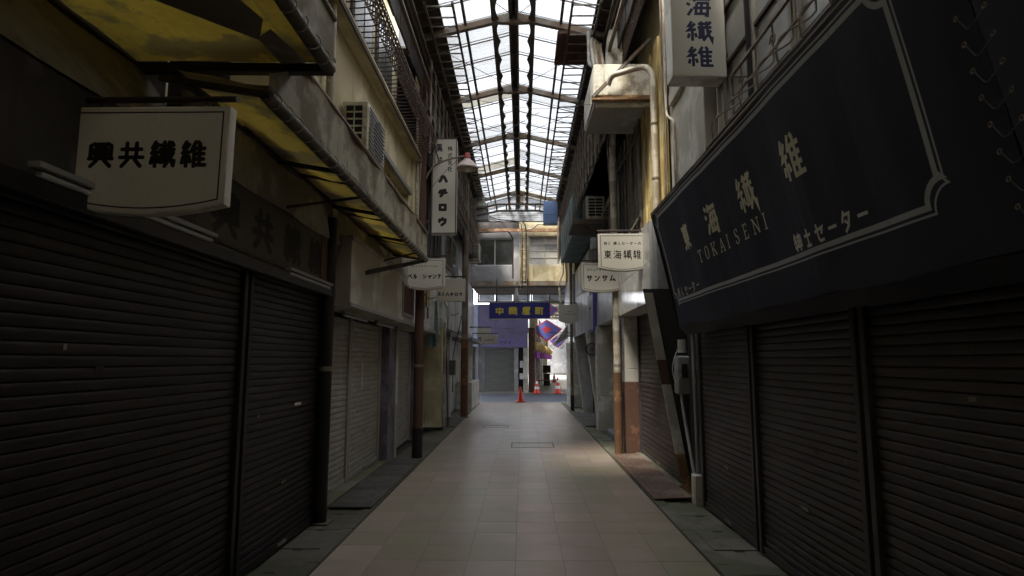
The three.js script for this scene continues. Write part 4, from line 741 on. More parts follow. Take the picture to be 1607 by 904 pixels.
// navy cloth sign awning on the right
{
  const t = thing('navy_awning', 'large navy cloth sign awning with white border over the right shutters', 'awning');
  const zf = -6.78, zn = -2.02, xt = 1.5, yt = 3.36, xb = 1.785, ybm = 2.04;
  const W = 2048, H = 580, m = print(W, H, '#1d2134', (c) => {
    const L = zn - zf, px = W / L, S = Math.hypot(xb - xt, yt - ybm), py = H / S;
    const X = (D) => (-D - zf) * px, Y = (y) => (yt - y) / (yt - ybm) * H;
    c.strokeStyle = '#a9abac'; const border = (o, lw) => { c.lineWidth = lw; const x0 = 34 + o, x1 = W - 150 - o, y0 = 26 + o, y1 = Y(2.29) - o, q = 46; c.beginPath();
      c.moveTo(x0 + q, y0); c.lineTo(x1 - q, y0); c.arc(x1 + 8, y0 - 8, q, Math.PI, Math.PI / 2, true); c.lineTo(x1, y1 - q); c.arc(x1 + 8, y1 + 8, q, -Math.PI / 2, Math.PI, true); c.lineTo(x0 + q, y1); c.arc(x0 - 8, y1 + 8, q, 0, -Math.PI / 2, true); c.lineTo(x0, y0 + q); c.arc(x0 - 8, y0 - 8, q, Math.PI / 2, 0, true); c.closePath(); c.stroke(); };
    border(0, 5); border(15, 13);
    c.strokeStyle = '#d3cfb2'; const kh = 0.3 * H / (yt - ybm), kw = 0.3 * px;
    for (const [ch, D] of [['東', 5.75], ['海', 4.98], ['繊', 4.22], ['維', 3.45]]) glyph(c, ch, X(D) - kw / 2, Y(2.87) - kh / 2, kw, kh, ch === '東' || ch === '海' ? 17 : 13.5);
    c.fillStyle = '#d3cfb2'; c.font = '70px serif'; [...'TOKAISENI'].forEach((ch, i) => { c.save(); c.translate(X(5.5) + i * 76, Y(2.565)); c.fillText(ch, 0, 0); c.restore(); });
    c.strokeStyle = '#cfcdc0'; word(c, '紳士セーター', X(3.72), Y(2.46), 50, 60, 12, 8);
    c.strokeStyle = '#a5a59e'; word(c, '婦人セーター', X(6.55), Y(2.46), 50, 56, 12, 8);
    for (let i = 0; i < 26; i++) { c.fillStyle = `rgba(150,150,150,${0.03 + rnd() * 0.05})`; c.fillRect(rnd() * W, rnd() * H * 0.4, 3 + rnd() * 26, H * (0.3 + rnd() * 0.7)); }
  }, 0.75);
  const ring = (z) => 0.009 * Math.sin(z * 2.6) + 0.004 * Math.sin(z * 6.3 + 1) + 0.002 * Math.sin(z * 15);
  const face = clothGrid((u, v) => { const z = zf + (zn - zf) * u; const b = 0.012 * Math.sin(Math.PI * v); return P(xb + (xt - xb) * v + ring(z) * (0.3 + Math.sin(Math.PI * v)) + b, ybm + (yt - ybm) * v + (v < 0.02 ? 0.012 * Math.sin(z * 5) : 0), z); }, 120, 14);
  part(t, 'printed_face', face, m, true);
  part(t, 'lower_hem', clothGrid((u, v) => { const z = zf + (2.6 - zf) * u; return P(xb - 0.005 + 0.08 * (1 - v), ybm - 0.09 * (1 - v) + 0.006 * Math.sin(z * 7), z); }, 60, 2), M.navyCloth);
  part(t, 'near_cloth', clothGrid((u, v) => { const z = zn + 0.03 + (2.6 - zn) * u; return P(xb + (xt - xb) * v + 0.01 * Math.sin(z * 8), ybm + (yt - ybm) * v, z); }, 30, 4), M.navyCloth);
  const es = new THREE.Shape(); es.moveTo(-2.1, ybm); es.lineTo(-xb, ybm); es.lineTo(-xt, yt); es.lineTo(-2.1, yt + 0.12); es.closePath(); const eg = extr(es, 0.006); eg.scale(-1, 1, 1); eg.computeVertexNormals(); eg.translate(0, 0, zf - 0.012); part(t, 'end_cloth', eg, M.navyCloth);
  part(t, 'top_cloth', clothGrid((u, v) => P(xt + (2.05 - xt) * v, yt + 0.12 * v + 0.008 * Math.sin(u * 40) * Math.sin(v * 3), zf + (2.6 - zf) * u), 60, 3), M.navyCloth);
  part(t, 'top_frame', rod(P(xt + 0.02, yt - 0.02, zf), P(xt + 0.02, yt - 0.02, 2.6), 0.02, 8), M.steelGrey);
  part(t, 'bottom_frame', rod(P(xb + 0.03, ybm + 0.01, zf), P(xb + 0.03, ybm + 0.01, 2.6), 0.02, 8), M.steelGrey);
  // lacing across the seam near the camera: each loop of rope through two eyelets
  for (let i = 0; i < 13; i++) {
    const v = 0.04 + i * 0.076, at = (z) => P(xb + (xt - xb) * v - 0.016, ybm + (yt - ybm) * v, z), a = at(zn - 0.03), c = at(zn + 0.1); c.y -= 0.03;
    const d = a.clone().lerp(c, 0.5); d.y -= 0.045 + rr(0, 0.02); d.x -= 0.012;
    part(t, 'lacing', tube([a, d, c], 0.0024, 5, 10), plain(0.1, 0.098, 0.095, 0.8));
    for (const e of [a, c]) { const r = new THREE.TorusGeometry(0.009, 0.0028, 5, 12); r.rotateY(Math.PI / 2); r.translate(e.x - 0.004, e.y, e.z); part(t, 'eyelet', r, M.steelGrey); }
  }
}

// ---------------------------------------------------------------- hanging signs
const INK = '#16140f';
function shield(w, h, dip, r = 0.0) { const s = new THREE.Shape(); s.moveTo(-w / 2, h); s.lineTo(w / 2, h); s.lineTo(w / 2 * 0.985, dip); s.quadraticCurveTo(0, -dip, -w / 2 * 0.985, dip); s.closePath(); return s; }
function hungSign(label, x, y, z, w, h, { dip = 0.05, thick = 0.09, turn = 0, draw, side = 1, barY = 0.06, name = 'hanging_sign', bg = '#cdc8b9', res = 512 }) {
  const t = thing(name, label, 'sign', x, y, z, undefined); t.rotation.y = turn;
  const body = extr(shield(w, h, dip), thick - 0.016, 0.008, 16); body.translate(0, 0, -thick / 2 + 0.008); part(t, 'case', toCreasedNormals(body, 0.6), M.signWhite);
  const m = print(res, Math.round(res * h / w), bg, draw, 0.45);
  const fs = new THREE.ShapeGeometry(shield(w - 0.006, h - 0.006, dip), 16); fs.translate(0, 0.003, thick / 2 + 0.002); faceUV(fs, -w / 2, w / 2, 0, h); part(t, 'printed_face', fs, m, true);
  if (barY) { part(t, 'hanger_bar', rod(P(-w / 2 - (side < 0 ? 0.35 : 0.02), h + barY, 0), P(w / 2 + (side > 0 ? 0.35 : 0.02), h + barY, 0), 0.016, 8), M.blackIron);
    for (const k of [-0.35, 0.35]) part(t, 'hanger', rod(P(k * w, h - 0.01, 0), P(k * w, h + barY, 0), 0.007, 6), M.blackIron); }
  return t;
}
const frame = (c, W, H, o, lw, dip) => { c.strokeStyle = INK; c.lineWidth = lw; c.beginPath(); c.moveTo(o, o); c.lineTo(W - o, o); c.lineTo((W - o) - 0.008 * W, H * (1 - dip) - o * 0.7); c.quadraticCurveTo(W / 2, H * (1 + dip) - o * 1.1, o + 0.008 * W, H * (1 - dip) - o * 0.7); c.closePath(); c.stroke(); };
hungSign('big dim white sign with four brush characters hanging nearest the left shutters', -1.765, 2.345, -2.7, 0.75, 0.51, { dip: 0.045, thick: 0.065, side: -1, turn: 0, barY: 0.055, res: 768, draw: (c, W, H) => { frame(c, W, H, 24, 7, 0.09); c.strokeStyle = INK; word(c, '興共繊維', W * 0.115, H * 0.31, W * 0.178, H * 0.28, W * 0.018, 20, { cap: 'round', join: 'round' }); } });
hungSign('white sign with katakana at the end of the long yellow awning', -1.67, 2.87, -10.1, 0.67, 0.53, { side: -1, draw: (c, W, H) => { frame(c, W, H, 18, 6, 0.09); c.strokeStyle = INK; word(c, 'カジュアルファッション', W * 0.13, H * 0.19, 30, 34, 4, 4); word(c, 'ベル・シャンテ', W * 0.06, H * 0.47, 66, 80, -2, 13); } });
hungSign('plain white oblong sign with bold characters hanging low behind the katakana sign', -1.54, 2.93, -12.7, 0.61, 0.48, { dip: 0.004, side: -1, draw: (c, W, H) => { c.strokeStyle = INK; word(c, '株式会社', W * 0.06, H * 0.3, 30, 34, 4, 4); word(c, '黒点', W * 0.05, H * 0.58, 58, 76, 6, 7, { cap: 'round' }); word(c, 'ハチロウ', W * 0.32, H * 0.6, 72, 78, 8, 16, { cap: 'round', join: 'round' }); } });
hungSign('white sign of a textile shop hanging in front on the right', 1.465, 2.95, -8.55, 0.69, 0.54, { side: 1, draw: (c, W, H) => { frame(c, W, H, 18, 6, 0.09); c.strokeStyle = INK; word(c, '紳士', W * 0.1, H * 0.2, 36, 42, 4, 4); word(c, '婦人セーターの', W * 0.3, H * 0.2, 38, 42, 6, 5); word(c, '東海繊維', W * 0.09, H * 0.42, 94, 108, 12, 10); } });
hungSign('white sign with large katakana hanging behind the textile shop sign', 1.445, 2.9, -10.75, 0.7, 0.52, { side: 1, draw: (c, W, H) => { frame(c, W, H, 18, 6, 0.09); c.strokeStyle = INK; word(c, 'カジュアルウェアー', W * 0.13, H * 0.16, 34, 42, 5, 5); word(c, 'サンサム', W * 0.1, H * 0.38, 94, 104, 8, 17); } });
hungSign('pale sign with rounded foot far down the right side', 1.53, 2.85, -19.1, 0.7, 0.6, { dip: 0.1, side: 1, res: 256, draw: (c, W, H) => { c.fillStyle = '#5c5b57'; c.fillRect(W * 0.4, H * 0.36, W * 0.22, 5); c.fillRect(W * 0.22, H * 0.5, W * 0.56, 5); c.strokeStyle = '#77756f'; c.lineWidth = 2; c.beginPath(); c.arc(W / 2, H * 0.45, W * 0.42, 0.4, Math.PI - 0.4); c.stroke(); } });
hungSign('small pale sign hanging upper left of the road end', -1.42, 2.55, -22.1, 0.5, 0.3, { dip: 0.01, side: -1, res: 128, draw: () => { } });
hungSign('small white sign with faint script left of the road end', -1.2, 2.26, -21.9, 0.6, 0.34, { dip: 0.04, side: -1, res: 256, draw: (c, W, H) => { c.strokeStyle = '#3d4046'; c.lineWidth = 4; c.beginPath(); for (let i = 0; i < 40; i++) c.lineTo(W * 0.2 + i * W * 0.015, H * 0.55 + Math.sin(i * 1.3) * 11); c.stroke(); } });
// tall sign boxes
{
  const t = thing('vertical_sign', 'tall white sign box with bold katakana column on the left', 'sign', -1.477, 4.03, -11.0);
  part(t, 'case', rb(-0.235, 0.235, 0, 1.86, -0.09, 0.09, 0.012), M.signWhite);
  const m = print(384, 1536, '#cfcaba', (c, W, H) => { c.strokeStyle = INK; c.lineWidth = 8; c.strokeRect(6, 6, W - 12, H - 12);
    column(c, '株式会社', W * 0.62, H * 0.075, 84, 96, 16, 11); column(c, '黒', W * 0.13, H * 0.05, 118, 140, 0, 17, { cap: 'round' }); column(c, '点', W * 0.2, H * 0.19, 96, 112, 0, 13, { cap: 'round' });
    column(c, 'ハチロウ', W * 0.24, H * 0.375, 165, 158, 74, 46, { cap: 'round', join: 'round' }); });
  const g = new THREE.PlaneGeometry(0.456, 1.846); g.translate(0, 0.93, 0.092); part(t, 'printed_face', g, m, true);
  part(t, 'trim', [bx(-0.24, -0.229, 0, 1.86, 0.088, 0.098), bx(0.229, 0.24, 0, 1.86, 0.088, 0.098), bx(-0.229, 0.229, 0, 0.011, 0.088, 0.098), bx(-0.229, 0.229, 1.849, 1.86, 0.088, 0.098)], M.steelDark);
  for (const y of [0.25, 1.6]) part(t, 'bracket', bar(P(-0.235, y, 0), P(-0.5, y, 0), 0.04), M.steelDark);
}
{
  const t = thing('vertical_sign', 'tall white sign box with dark blue characters at the top right', 'sign', 1.86, 4.6, -6.02); t.rotation.y = 0.03;
  part(t, 'case', rb(-0.285, 0.285, 0, 2.0, -0.12, 0.12, 0.015), M.signWhite);
  const m = print(512, 1792, '#cac5b4', (c, W, H) => { c.strokeStyle = '#14143f'; column(c, '東海繊維', W * 0.25, H - 4 * 258 - 50, 280, 240, 18, 29); });
  const g = new THREE.PlaneGeometry(0.55, 1.97); g.translate(0, 1.0, 0.122); part(t, 'printed_face', g, m, true);
  for (const y of [0.3, 1.6]) part(t, 'bracket', bar(P(0.28, y, 0), P(0.46, y, 0), 0.04), M.steelDark);
}
{
  const t = thing('street_name_board', 'dark blue board with four yellow characters hung across the street end', 'sign', -0.09, 3.14, -21.0); t.rotation.z = 0.008;
  part(t, 'case', rb(-1.075, 1.075, 0, 0.57, -0.06, 0.06, 0.01), plain(0.025, 0.025, 0.12, 0.4));
  const m = print(1024, 272, '#34348a', (c, W, H) => { c.strokeStyle = '#e8d44c'; word(c, '中問屋町', 90, 62, 165, 160, 62, 27); });
  const g = new THREE.PlaneGeometry(2.13, 0.55); g.translate(0, 0.285, 0.062); part(t, 'printed_face', g, m, true);
  for (const y of [-0.012, 0.572]) part(t, 'edge_trim', bx(-1.08, 1.08, y, y + 0.012, -0.065, 0.065), M.whitePanel);
  for (const x of [-0.8, 0.3]) part(t, 'hanger', rod(P(x, 0.57, 0), P(x, 1.42, 0), 0.015, 6), M.blackIron);
  part(t, 'hanger_beam', bx(-1.7, 1.5, 1.1, 1.16, -0.03, 0.03), M.steelDark);
}
{
  const t = thing('wall_sign', 'blue edged white wall sign on the right fascia', 'sign', 1.83, 2.4, -15.2);
  part(t, 'case', rb(-0.08, 0, 0, 0.95, -0.62, 0.62, 0.01), plain(0.1, 0.09, 0.4, 0.4));
  const m = print(256, 192, '#b5b6bd', (c, W, H) => { c.strokeStyle = '#2b2b33'; glyph(c, 'サ', 70, 30, 110, 120, 14, { cap: 'round' }); });
  const g = new THREE.PlaneGeometry(1.16, 0.86); g.rotateY(-Math.PI / 2); g.translate(-0.084, 0.475, 0); part(t, 'printed_face', g, m, true);
}

// ---------------------------------------------------------------- columns, pipes, units, lamp
function arcadeColumn(label, x, z, r, m, sleeve, top = 7.2, sh = 0.52) {
  const t = thing('arcade_column', label, 'column', x, 0, z, 'steel columns carrying the arcade roof');
  part(t, 'shaft', rod(P(0, sleeve ? sh - 0.02 : 0, 0), P(0, top, 0), r, 16), m);
  if (sleeve) part(t, 'sleeve', rod(P(0, 0, 0), P(0, sh, 0), r + 0.012, 16), sleeve);
  part(t, 'base_plate', rb(-r - 0.04, r + 0.04, 0, 0.02, -r - 0.04, r + 0.04, 0.004, 1), M.steelDark);
  part(t, 'clamp', [rod(P(0, 1.55, 0), P(0, 1.6, 0), r + 0.007, 16)], M.steelGrey);
  return t;
}
arcadeColumn('black pipe column beside the nearest brown shutters', -2.08, -6.3, 0.065, M.blackIron, null, 3.2);
arcadeColumn('rusty brown pipe column with black foot past the pale shutters', -1.8, -10.35, 0.08, M.rust, M.blackIron);
arcadeColumn('brown column on the left just before the low white wall', -1.72, -17.75, 0.095, M.steelGrey, tint(M.rustOrange, 0.62, 0.5, 0.42), 7.2, 2.3);
arcadeColumn('column with rusty orange foot on the right in front of the brown casing', 1.72, -10.85, 0.065, M.pvc, tint(M.rustOrange, 0.5, 0.44, 0.38), 7.2, 1.45);
arcadeColumn('slim grey column on the right near the road', 1.66, -20.0, 0.05, M.steelGrey, M.blackIron);

function pipe(label, pts, r, m, group, rad = 0.08, cat = 'pipe') { const t = thing('wall_pipe', label, cat, 0, 0, 0, group); part(t, 'run', bend(pts, r, 10, rad), m); return t; }
function clip(t, list, r) { for (const p of list) part(t, 'clip', rod(P(p.x, p.y - 0.012, p.z), P(p.x, p.y + 0.012, p.z), r, 10), M.steelGrey); }
{ const t = pipe('pale drainpipe on the cream wall next to the balcony end', [P(-1.88, 3.4, -5.5), P(-1.88, 8, -5.5)], 0.04, M.pvc); clip(t, [P(-1.88, 4.6, -5.5), P(-1.88, 5.6, -5.5)], 0.05); }
{ const t = pipe('pale drainpipe at the far corner of the cream building', [P(-1.87, 3.2, -10.25), P(-1.87, 6.1, -10.25), P(-1.87, 6.3, -10.1), P(-1.87, 7.2, -10.1)], 0.035, M.pvc); clip(t, [P(-1.87, 4.2, -10.25), P(-1.87, 5.4, -10.25)], 0.045); }
pipe('thin grey conduit beside the rusty left column', [P(-1.93, 3.2, -10.5), P(-1.93, 7.1, -10.5)], 0.016, M.steelGrey);
{ const t = pipe('white pipe bending over the planter box and down the yellow sheets', [P(1.3, 5.78, -8.52), P(1.34, 5.9, -8.45), P(1.8, 5.92, -8.2), P(1.88, 5.75, -8.1), P(1.88, 3.6, -8.1)], 0.045, M.pvc, undefined, 0.12); clip(t, [P(1.88, 5.0, -8.1), P(1.88, 4.2, -8.1)], 0.055); }
pipe('thin pale conduit down the corner of the cream wall on the right', [P(1.93, 8, -7.6), P(1.93, 4.9, -7.6), P(1.97, 4.75, -7.4), P(1.97, 3.5, -7.4)], 0.018, M.pvc);
pipe('second thin conduit beside the yellow sheets', [P(1.93, 8, -7.75), P(1.93, 3.6, -7.75)], 0.014, M.steelGrey);
pipe('dark pipe standing in front of the ribbed screen', [P(1.62, 6.3, -10.9), P(1.66, 5.5, -11.0), P(1.76, 3.6, -11.05)], 0.025, M.steelGrey);
pipe('pale yellow pipe beside the ribbed screen', [P(1.76, 5.2, -11.25), P(1.76, 2.6, -11.25)], 0.045, M.yellowSheet);
pipe('white drainpipe at the edge of the pale yellow pier', [P(-1.9, 0.05, -14.55), P(-1.9, 2.6, -14.55)], 0.035, M.pvc);
pipe('thin dark pipe leaning by the pale yellow pier', [P(-1.85, 0.05, -15.0), P(-1.95, 2.4, -15.1)], 0.018, M.ironBrown);
pipe('grey pipe at the left end under the bridging house', [P(-1.88, 2.4, -19.9), P(-1.88, 5.2, -19.9)], 0.06, M.greyWall);

// outdoor air-conditioning units
function airUnit(label, x, y, z, side, w = 0.78, h = 0.58, d = 0.3) {   // back against a wall at x, front towards the street
  const t = thing('air_conditioner', label, 'air conditioner', x, y, z, 'outdoor air-conditioning units'); if (side > 0) t.rotation.y = Math.PI;
  part(t, 'case', rb(0.02, d, 0, h, -w / 2, w / 2, 0.018, 3), M.unitWhite);
  for (const k of [-1, 1]) {   // finned guard at both ends
    const zc = k * (w / 2 + 0.001); part(t, 'coil', bx(0.06, d - 0.05, 0.06, h - 0.05, zc - 0.004, zc + 0.004), M.black);
    for (let i = 0; i <= 6; i++) { const yy = 0.06 + (h - 0.11) * i / 6; part(t, 'guard_bar', bx(0.055, d - 0.045, yy - 0.009, yy + 0.009, zc + k * 0.005 - 0.005, zc + k * 0.005 + 0.005), M.unitWhite); }
    for (let i = 0; i <= 2; i++) { const xx = 0.06 + (d - 0.11) * i / 2; part(t, 'guard_bar', bx(xx - 0.006, xx + 0.006, 0.06, h - 0.05, zc + k * 0.009 - 0.004, zc + k * 0.009 + 0.004), M.unitWhite); }
  }
  part(t, 'fan_recess', (() => { const g = new THREE.CylinderGeometry(0.23, 0.23, 0.006, 28); g.rotateZ(Math.PI / 2); g.translate(d + 0.002, h / 2, -0.1); return g; })(), M.black);
  for (let i = 0; i < 11; i++) part(t, 'louvre', bx(d + 0.004, d + 0.014, 0.06 + i * 0.046, 0.075 + i * 0.046, -w / 2 + 0.04, w / 2 - 0.06), M.greyWall);
  for (const k of [-0.28, 0.28]) part(t, 'foot', rb(0.03, d - 0.02, -0.035, -0.001, k - 0.03, k + 0.03, 0.006, 1), M.steelGrey);
  part(t, 'refrigerant_pipe', bend([P(0.1, 0.12, -w / 2 - 0.01), P(0.1, 0.12, -w / 2 - 0.09), P(0.03, -0.3, -w / 2 - 0.1)], 0.02, 8), M.pvc);
  return t;
}
airUnit('white air conditioner on the cream wall above the yellow awning', -1.95, 3.86, -6.45, -1);
one('unit_bracket', 'steel bracket under the cream wall air conditioner', 'bracket', [bx(-1.95, -1.6, 3.79, 3.823, -6.2, -6.16), bx(-1.95, -1.6, 3.79, 3.823, -6.74, -6.7), bar(P(-1.94, 3.5, -6.18), P(-1.63, 3.79, -6.18), 0.025), bar(P(-1.94, 3.5, -6.72), P(-1.63, 3.79, -6.72), 0.025)], M.steelGrey);
airUnit('white air conditioner on the narrow ledge over the right fascia', 2.0, 5.03, -14.3, 1, 0.78, 0.56, 0.46);
one('unit_ledge', 'dark ledge carrying the air conditioner on the right', 'ledge', [rb(1.2, 2.0, 4.86, 4.99, -15.0, -13.75, 0.01), bar(P(1.98, 4.45, -13.9), P(1.5, 4.86, -13.9), 0.04)], M.steelDark);
airUnit('grey air conditioner beside the window of the bridging house', -1.96, 5.3, -21.6, -1, 0.72, 0.6, 0.42);
// balcony box over the screen, with its duct work and wire mesh
{
  const t = thing('balcony_box', 'cream metal balcony box sticking out above the ribbed screen', 'balcony');
  part(t, 'front_panel', rb(1.1, 1.95, 5.66, 6.16, -8.66, -8.6, 0.01), M.unitWhite);
  part(t, 'side_panel', rb(1.1, 1.15, 5.66, 6.16, -10.0, -8.67, 0.01), M.unitWhite);
  part(t, 'floor', bx(1.12, 1.95, 5.6, 5.655, -10.0, -8.62), M.greyWall);
  part(t, 'angle_iron', [bx(1.06, 2.0, 5.58, 5.64, -8.597, -8.56), bx(1.06, 2.0, 5.55, 5.578, -8.6, -8.5)], M.rustOrange);
  part(t, 'lower_lip', rb(1.14, 1.95, 5.49, 5.53, -8.66, -8.58, 0.006), M.whitePanel);
  part(t, 'stay', bar(P(1.07, 5.6, -8.53), P(1.93, 6.45, -8.4), 0.045), M.steelDark);
  part(t, 'stay', rod(P(1.12, 5.6, -8.56), P(1.35, 6.3, -9.0), 0.012, 6), M.blackIron);
  const mesh = []; for (let i = 0; i < 24; i++) mesh.push(rod(P(1.55, 6.16, -8.7 + i * 0.09), P(1.62, 7.0, -8.7 + i * 0.09), 0.004, 4)); for (let i = 0; i < 9; i++) mesh.push(rod(P(1.55 + i * 0.0088, 6.18 + i * 0.1, -8.75), P(1.55 + i * 0.0088, 6.18 + i * 0.1, -6.6), 0.005, 4));
  const q = part(t, 'wire_mesh', mesh, M.ironBrown); q.userData.kind = 'stuff';
  part(t, 'mesh_frame', [bar(P(1.62, 7.0, -8.75), P(1.62, 7.0, -6.6), 0.03), bar(P(1.55, 6.16, -6.6), P(1.62, 7.0, -6.6), 0.03)], M.ironBrown);
}
{
  const t = thing('vent_cowl', 'tall pale metal box standing on the balcony box', 'box', 1.5, 6.17, -9.3);
  const s = new THREE.Shape(); s.moveTo(-0.16, 0); s.lineTo(0.12, 0); s.lineTo(0.1, 0.78); s.lineTo(-0.08, 0.78); s.closePath(); const g = extr(s, 0.3, 0.008); part(t, 'case', g, M.unitWhite);
  part(t, 'hook', bend([P(0, 0.78, 0.15), P(0, 0.92, 0.15), P(0.06, 0.98, 0.15)], 0.02, 8), M.pvc);
}
{
  const t = thing('duct_bundle', 'bundle of cream lagged pipes beside the right roof ladder', 'pipe', 0, 0, 0);
  for (let i = 0; i < 4; i++) { const o = i * 0.055; part(t, 'lagged_pipe', bend([P(1.16 + o, 6.35 - 0.05 * i, -9.0), P(1.14 + o, 6.85, -9.2 - 0.05 * i), P(1.2 + o, 7.1, -9.5 - 0.06 * i), P(1.42, 7.12, -9.9)], 0.032, 9, 0.14), i === 2 ? M.rustOrange : M.pvc); }
  part(t, 'elbow', bend([P(1.12, 7.1, -9.3), P(1.12, 6.5, -9.3), P(1.35, 6.38, -9.2)], 0.035, 10, 0.1), M.whitePanel);
}
one('roof_plate', 'dark rusty steel plate hung below the right roof sheets', 'plate', [rb(0.62, 1.3, 7.24, 7.3, -10.7, -9.6, 0.01)], M.rust);
{ const t = thing('street_lamp', 'lamp with a pinkish enamel shade and red cap on a curved arm', 'lamp', -1.72, 4.9, -10.3);
  part(t, 'arm', tube([P(0, 0, 0), P(0.12, 0.22, 0), P(0.4, 0.36, 0), P(0.72, 0.42, 0.02)], 0.018, 8, 24, 0.5), M.steelGrey);
  const l = new THREE.LatheGeometry([[0.03, 0.16], [0.05, 0.15], [0.07, 0.1], [0.12, 0.06], [0.19, -0.02], [0.2, -0.06], [0.185, -0.065], [0.11, 0.04]].map(([r, y]) => new THREE.Vector2(r, y)), 24); l.translate(0.74, 0.24, 0.02); part(t, 'shade', l, plain(0.62, 0.5, 0.45, 0.4));
  const c = new THREE.CylinderGeometry(0.04, 0.075, 0.1, 16); c.translate(0.74, 0.42, 0.02); part(t, 'cap', c, plain(0.35, 0.06, 0.045, 0.5));
  part(t, 'bulb', (() => { const s = new THREE.SphereGeometry(0.06, 14, 10); s.translate(0.74, 0.17, 0.02); return s; })(), plain(0.6, 0.6, 0.56, 0.2)); }
// meter and pipes by the right shutter
{ const t = thing('meter_set', 'grey meter with white cylinder and pipes beside the right shutters', 'meter', 2.04, 0, -7.35);
  const c = new THREE.CylinderGeometry(0.05, 0.055, 0.16, 18); c.translate(-0.05, 1.84, -0.1); part(t, 'cylinder', c, M.whitePanel);
  part(t, 'meter_body', rb(-0.14, 0.02, 1.25, 1.72, -0.2, 0.0, 0.03, 3), M.greyWall); part(t, 'meter_dial', rb(-0.09, -0.02, 1.45, 1.62, 0.001, 0.012, 0.005), M.black);
  part(t, 'pipe', bend([P(-0.08, 1.25, -0.1), P(-0.08, 1.1, -0.05), P(0.0, 0.15, 0.14)], 0.018, 8), M.greyTile);
  for (const [x, r] of [[0.02, 0.022], [0.06, 0.016]]) part(t, 'pipe', rod(P(x, 0.05, 0.16), P(x - 0.01, 2.35, 0.16), r, 10), M.greyWall);
  part(t, 'foot_block', rb(-0.05, 0.09, 0, 0.34, 0.1, 0.26, 0.01), M.signWhite);
  part(t, 'wire_loop', tube([P(-0.08, 1.9, -0.05), P(-0.2, 1.6, 0.0), P(-0.17, 1.4, 0.02), P(-0.1, 1.5, 0.01)], 0.005, 5, 20, 0.5), M.whitePanel); }
// door mats and boards over the gutters
function mat(label, x0, x1, z0, z1, m, tilt = 0) { const t = one('gutter_board', label, 'mat', [rb(-(x1 - x0) / 2, (x1 - x0) / 2, 0, 0.018, -(z0 - z1) / 2, (z0 - z1) / 2, 0.005, 1)], m, undefined, (x0 + x1) / 2, 0.02 + Math.abs(tilt) * (x1 - x0) / 2, (z0 + z1) / 2); t.rotation.z = tilt; return t; }
mat('brown gritty ramp board in front of the grey shutter on the right', 1.56, 2.02, -7.3, -10.65, M.matBrown, 0.045);
mat('dark grey mat in front of the grey tiled shop', 1.58, 2.25, -15.2, -19.2, M.matGrey);
mat('worn brown mat along the pale shutters', -2.17, -1.69, -6.85, -10.15, M.matGrey);
mat('dark mat before the grey doors on the left', -2.35, -1.69, -15.1, -17.5, M.matGrey);
one('teal_banner', 'faded teal cloth banner hanging before the white sign band', 'banner', clothGrid((u, v) => P(-2.2 + 0.26 * u + 0.02 * Math.sin(v * 5), 1.98 + 1.06 * v, -13.6 + 0.025 * Math.sin(u * 9 + v * 4)), 12, 12), M.teal);
// junction boxes near the far end
one('junction_box', 'white metal box high on the left under the roof end', 'box', [rb(-1.85, -1.3, 7.0, 7.6, -20.3, -20.05, 0.015)], M.whitePanel);
one('junction_box', 'grey metal box just under the white one on the left', 'box', [rb(-1.72, -1.18, 6.62, 6.98, -20.9, -20.5, 0.015)], M.greyTile);
one('blue_tank', 'blue metal tank high on the right under the roof end', 'tank', [rb(0.76, 1.26, 6.8, 7.26, -20.75, -20.4, 0.015), rb(0.76, 1.26, 6.44, 6.76, -20.75, -20.4, 0.015), rb(0.75, 1.27, 6.755, 6.805, -20.76, -20.39, 0.01)], plain(0.24, 0.36, 0.66, 0.5));
// cables
function cable(label, pts, r = 0.008, m = M.rubber) { one('cable', label, 'cable', tube(pts, r, 5, pts.length * 10, 0.5), m, 'cables along the arcade'); }
cable('cable bundle sagging under the roof end', [P(-1.4, 6.95, -20.9), P(-0.9, 6.75, -21), P(-0.2, 6.72, -21.2), P(0.1, 6.7, -21.6), P(0.16, 6.4, -22.6), P(0.14, 4.6, -22.6)], 0.02);
cable('second cable sagging under the roof end', [P(-1.5, 6.9, -20.9), P(-0.9, 6.68, -21), P(-0.2, 6.66, -21.2), P(0.0, 6.5, -21.8), P(0.02, 4.5, -22.6)], 0.014);
cable('thin wire from the left column across the tall sign', [P(-1.75, 4.6, -10.4), P(-1.4, 5.1, -10.5), P(-0.9, 5.55, -10.6), P(0.4, 7.1, -12.5)], 0.005);
cable('thin stay wire by the awning tip', [P(-1.6, 3.75, -8.9), P(-1.75, 4.3, -9.8), P(-1.78, 5.2, -10.1)], 0.005, M.rope);
cable('cable running along the left clerestory', [P(-1.58, 5.5, -10.2), P(-1.6, 5.42, -13), P(-1.6, 5.5, -16), P(-1.6, 5.4, -19.5), P(-1.7, 5.6, -21.6)], 0.012);
cable('cable running along the right clerestory', [P(1.36, 5.4, -10.8), P(1.34, 5.32, -13), P(1.35, 5.42, -16), P(1.35, 5.3, -20), P(1.5, 5.3, -22.4)], 0.012);
cable('thin horizontal wire before the small signs', [P(-1.9, 2.85, -21.5), P(-0.3, 2.82, -21.5)], 0.008);
cable('thin horizontal wire at the right below the pale sign', [P(1.75, 2.62, -20.5), P(0.9, 2.62, -20.5)], 0.01);
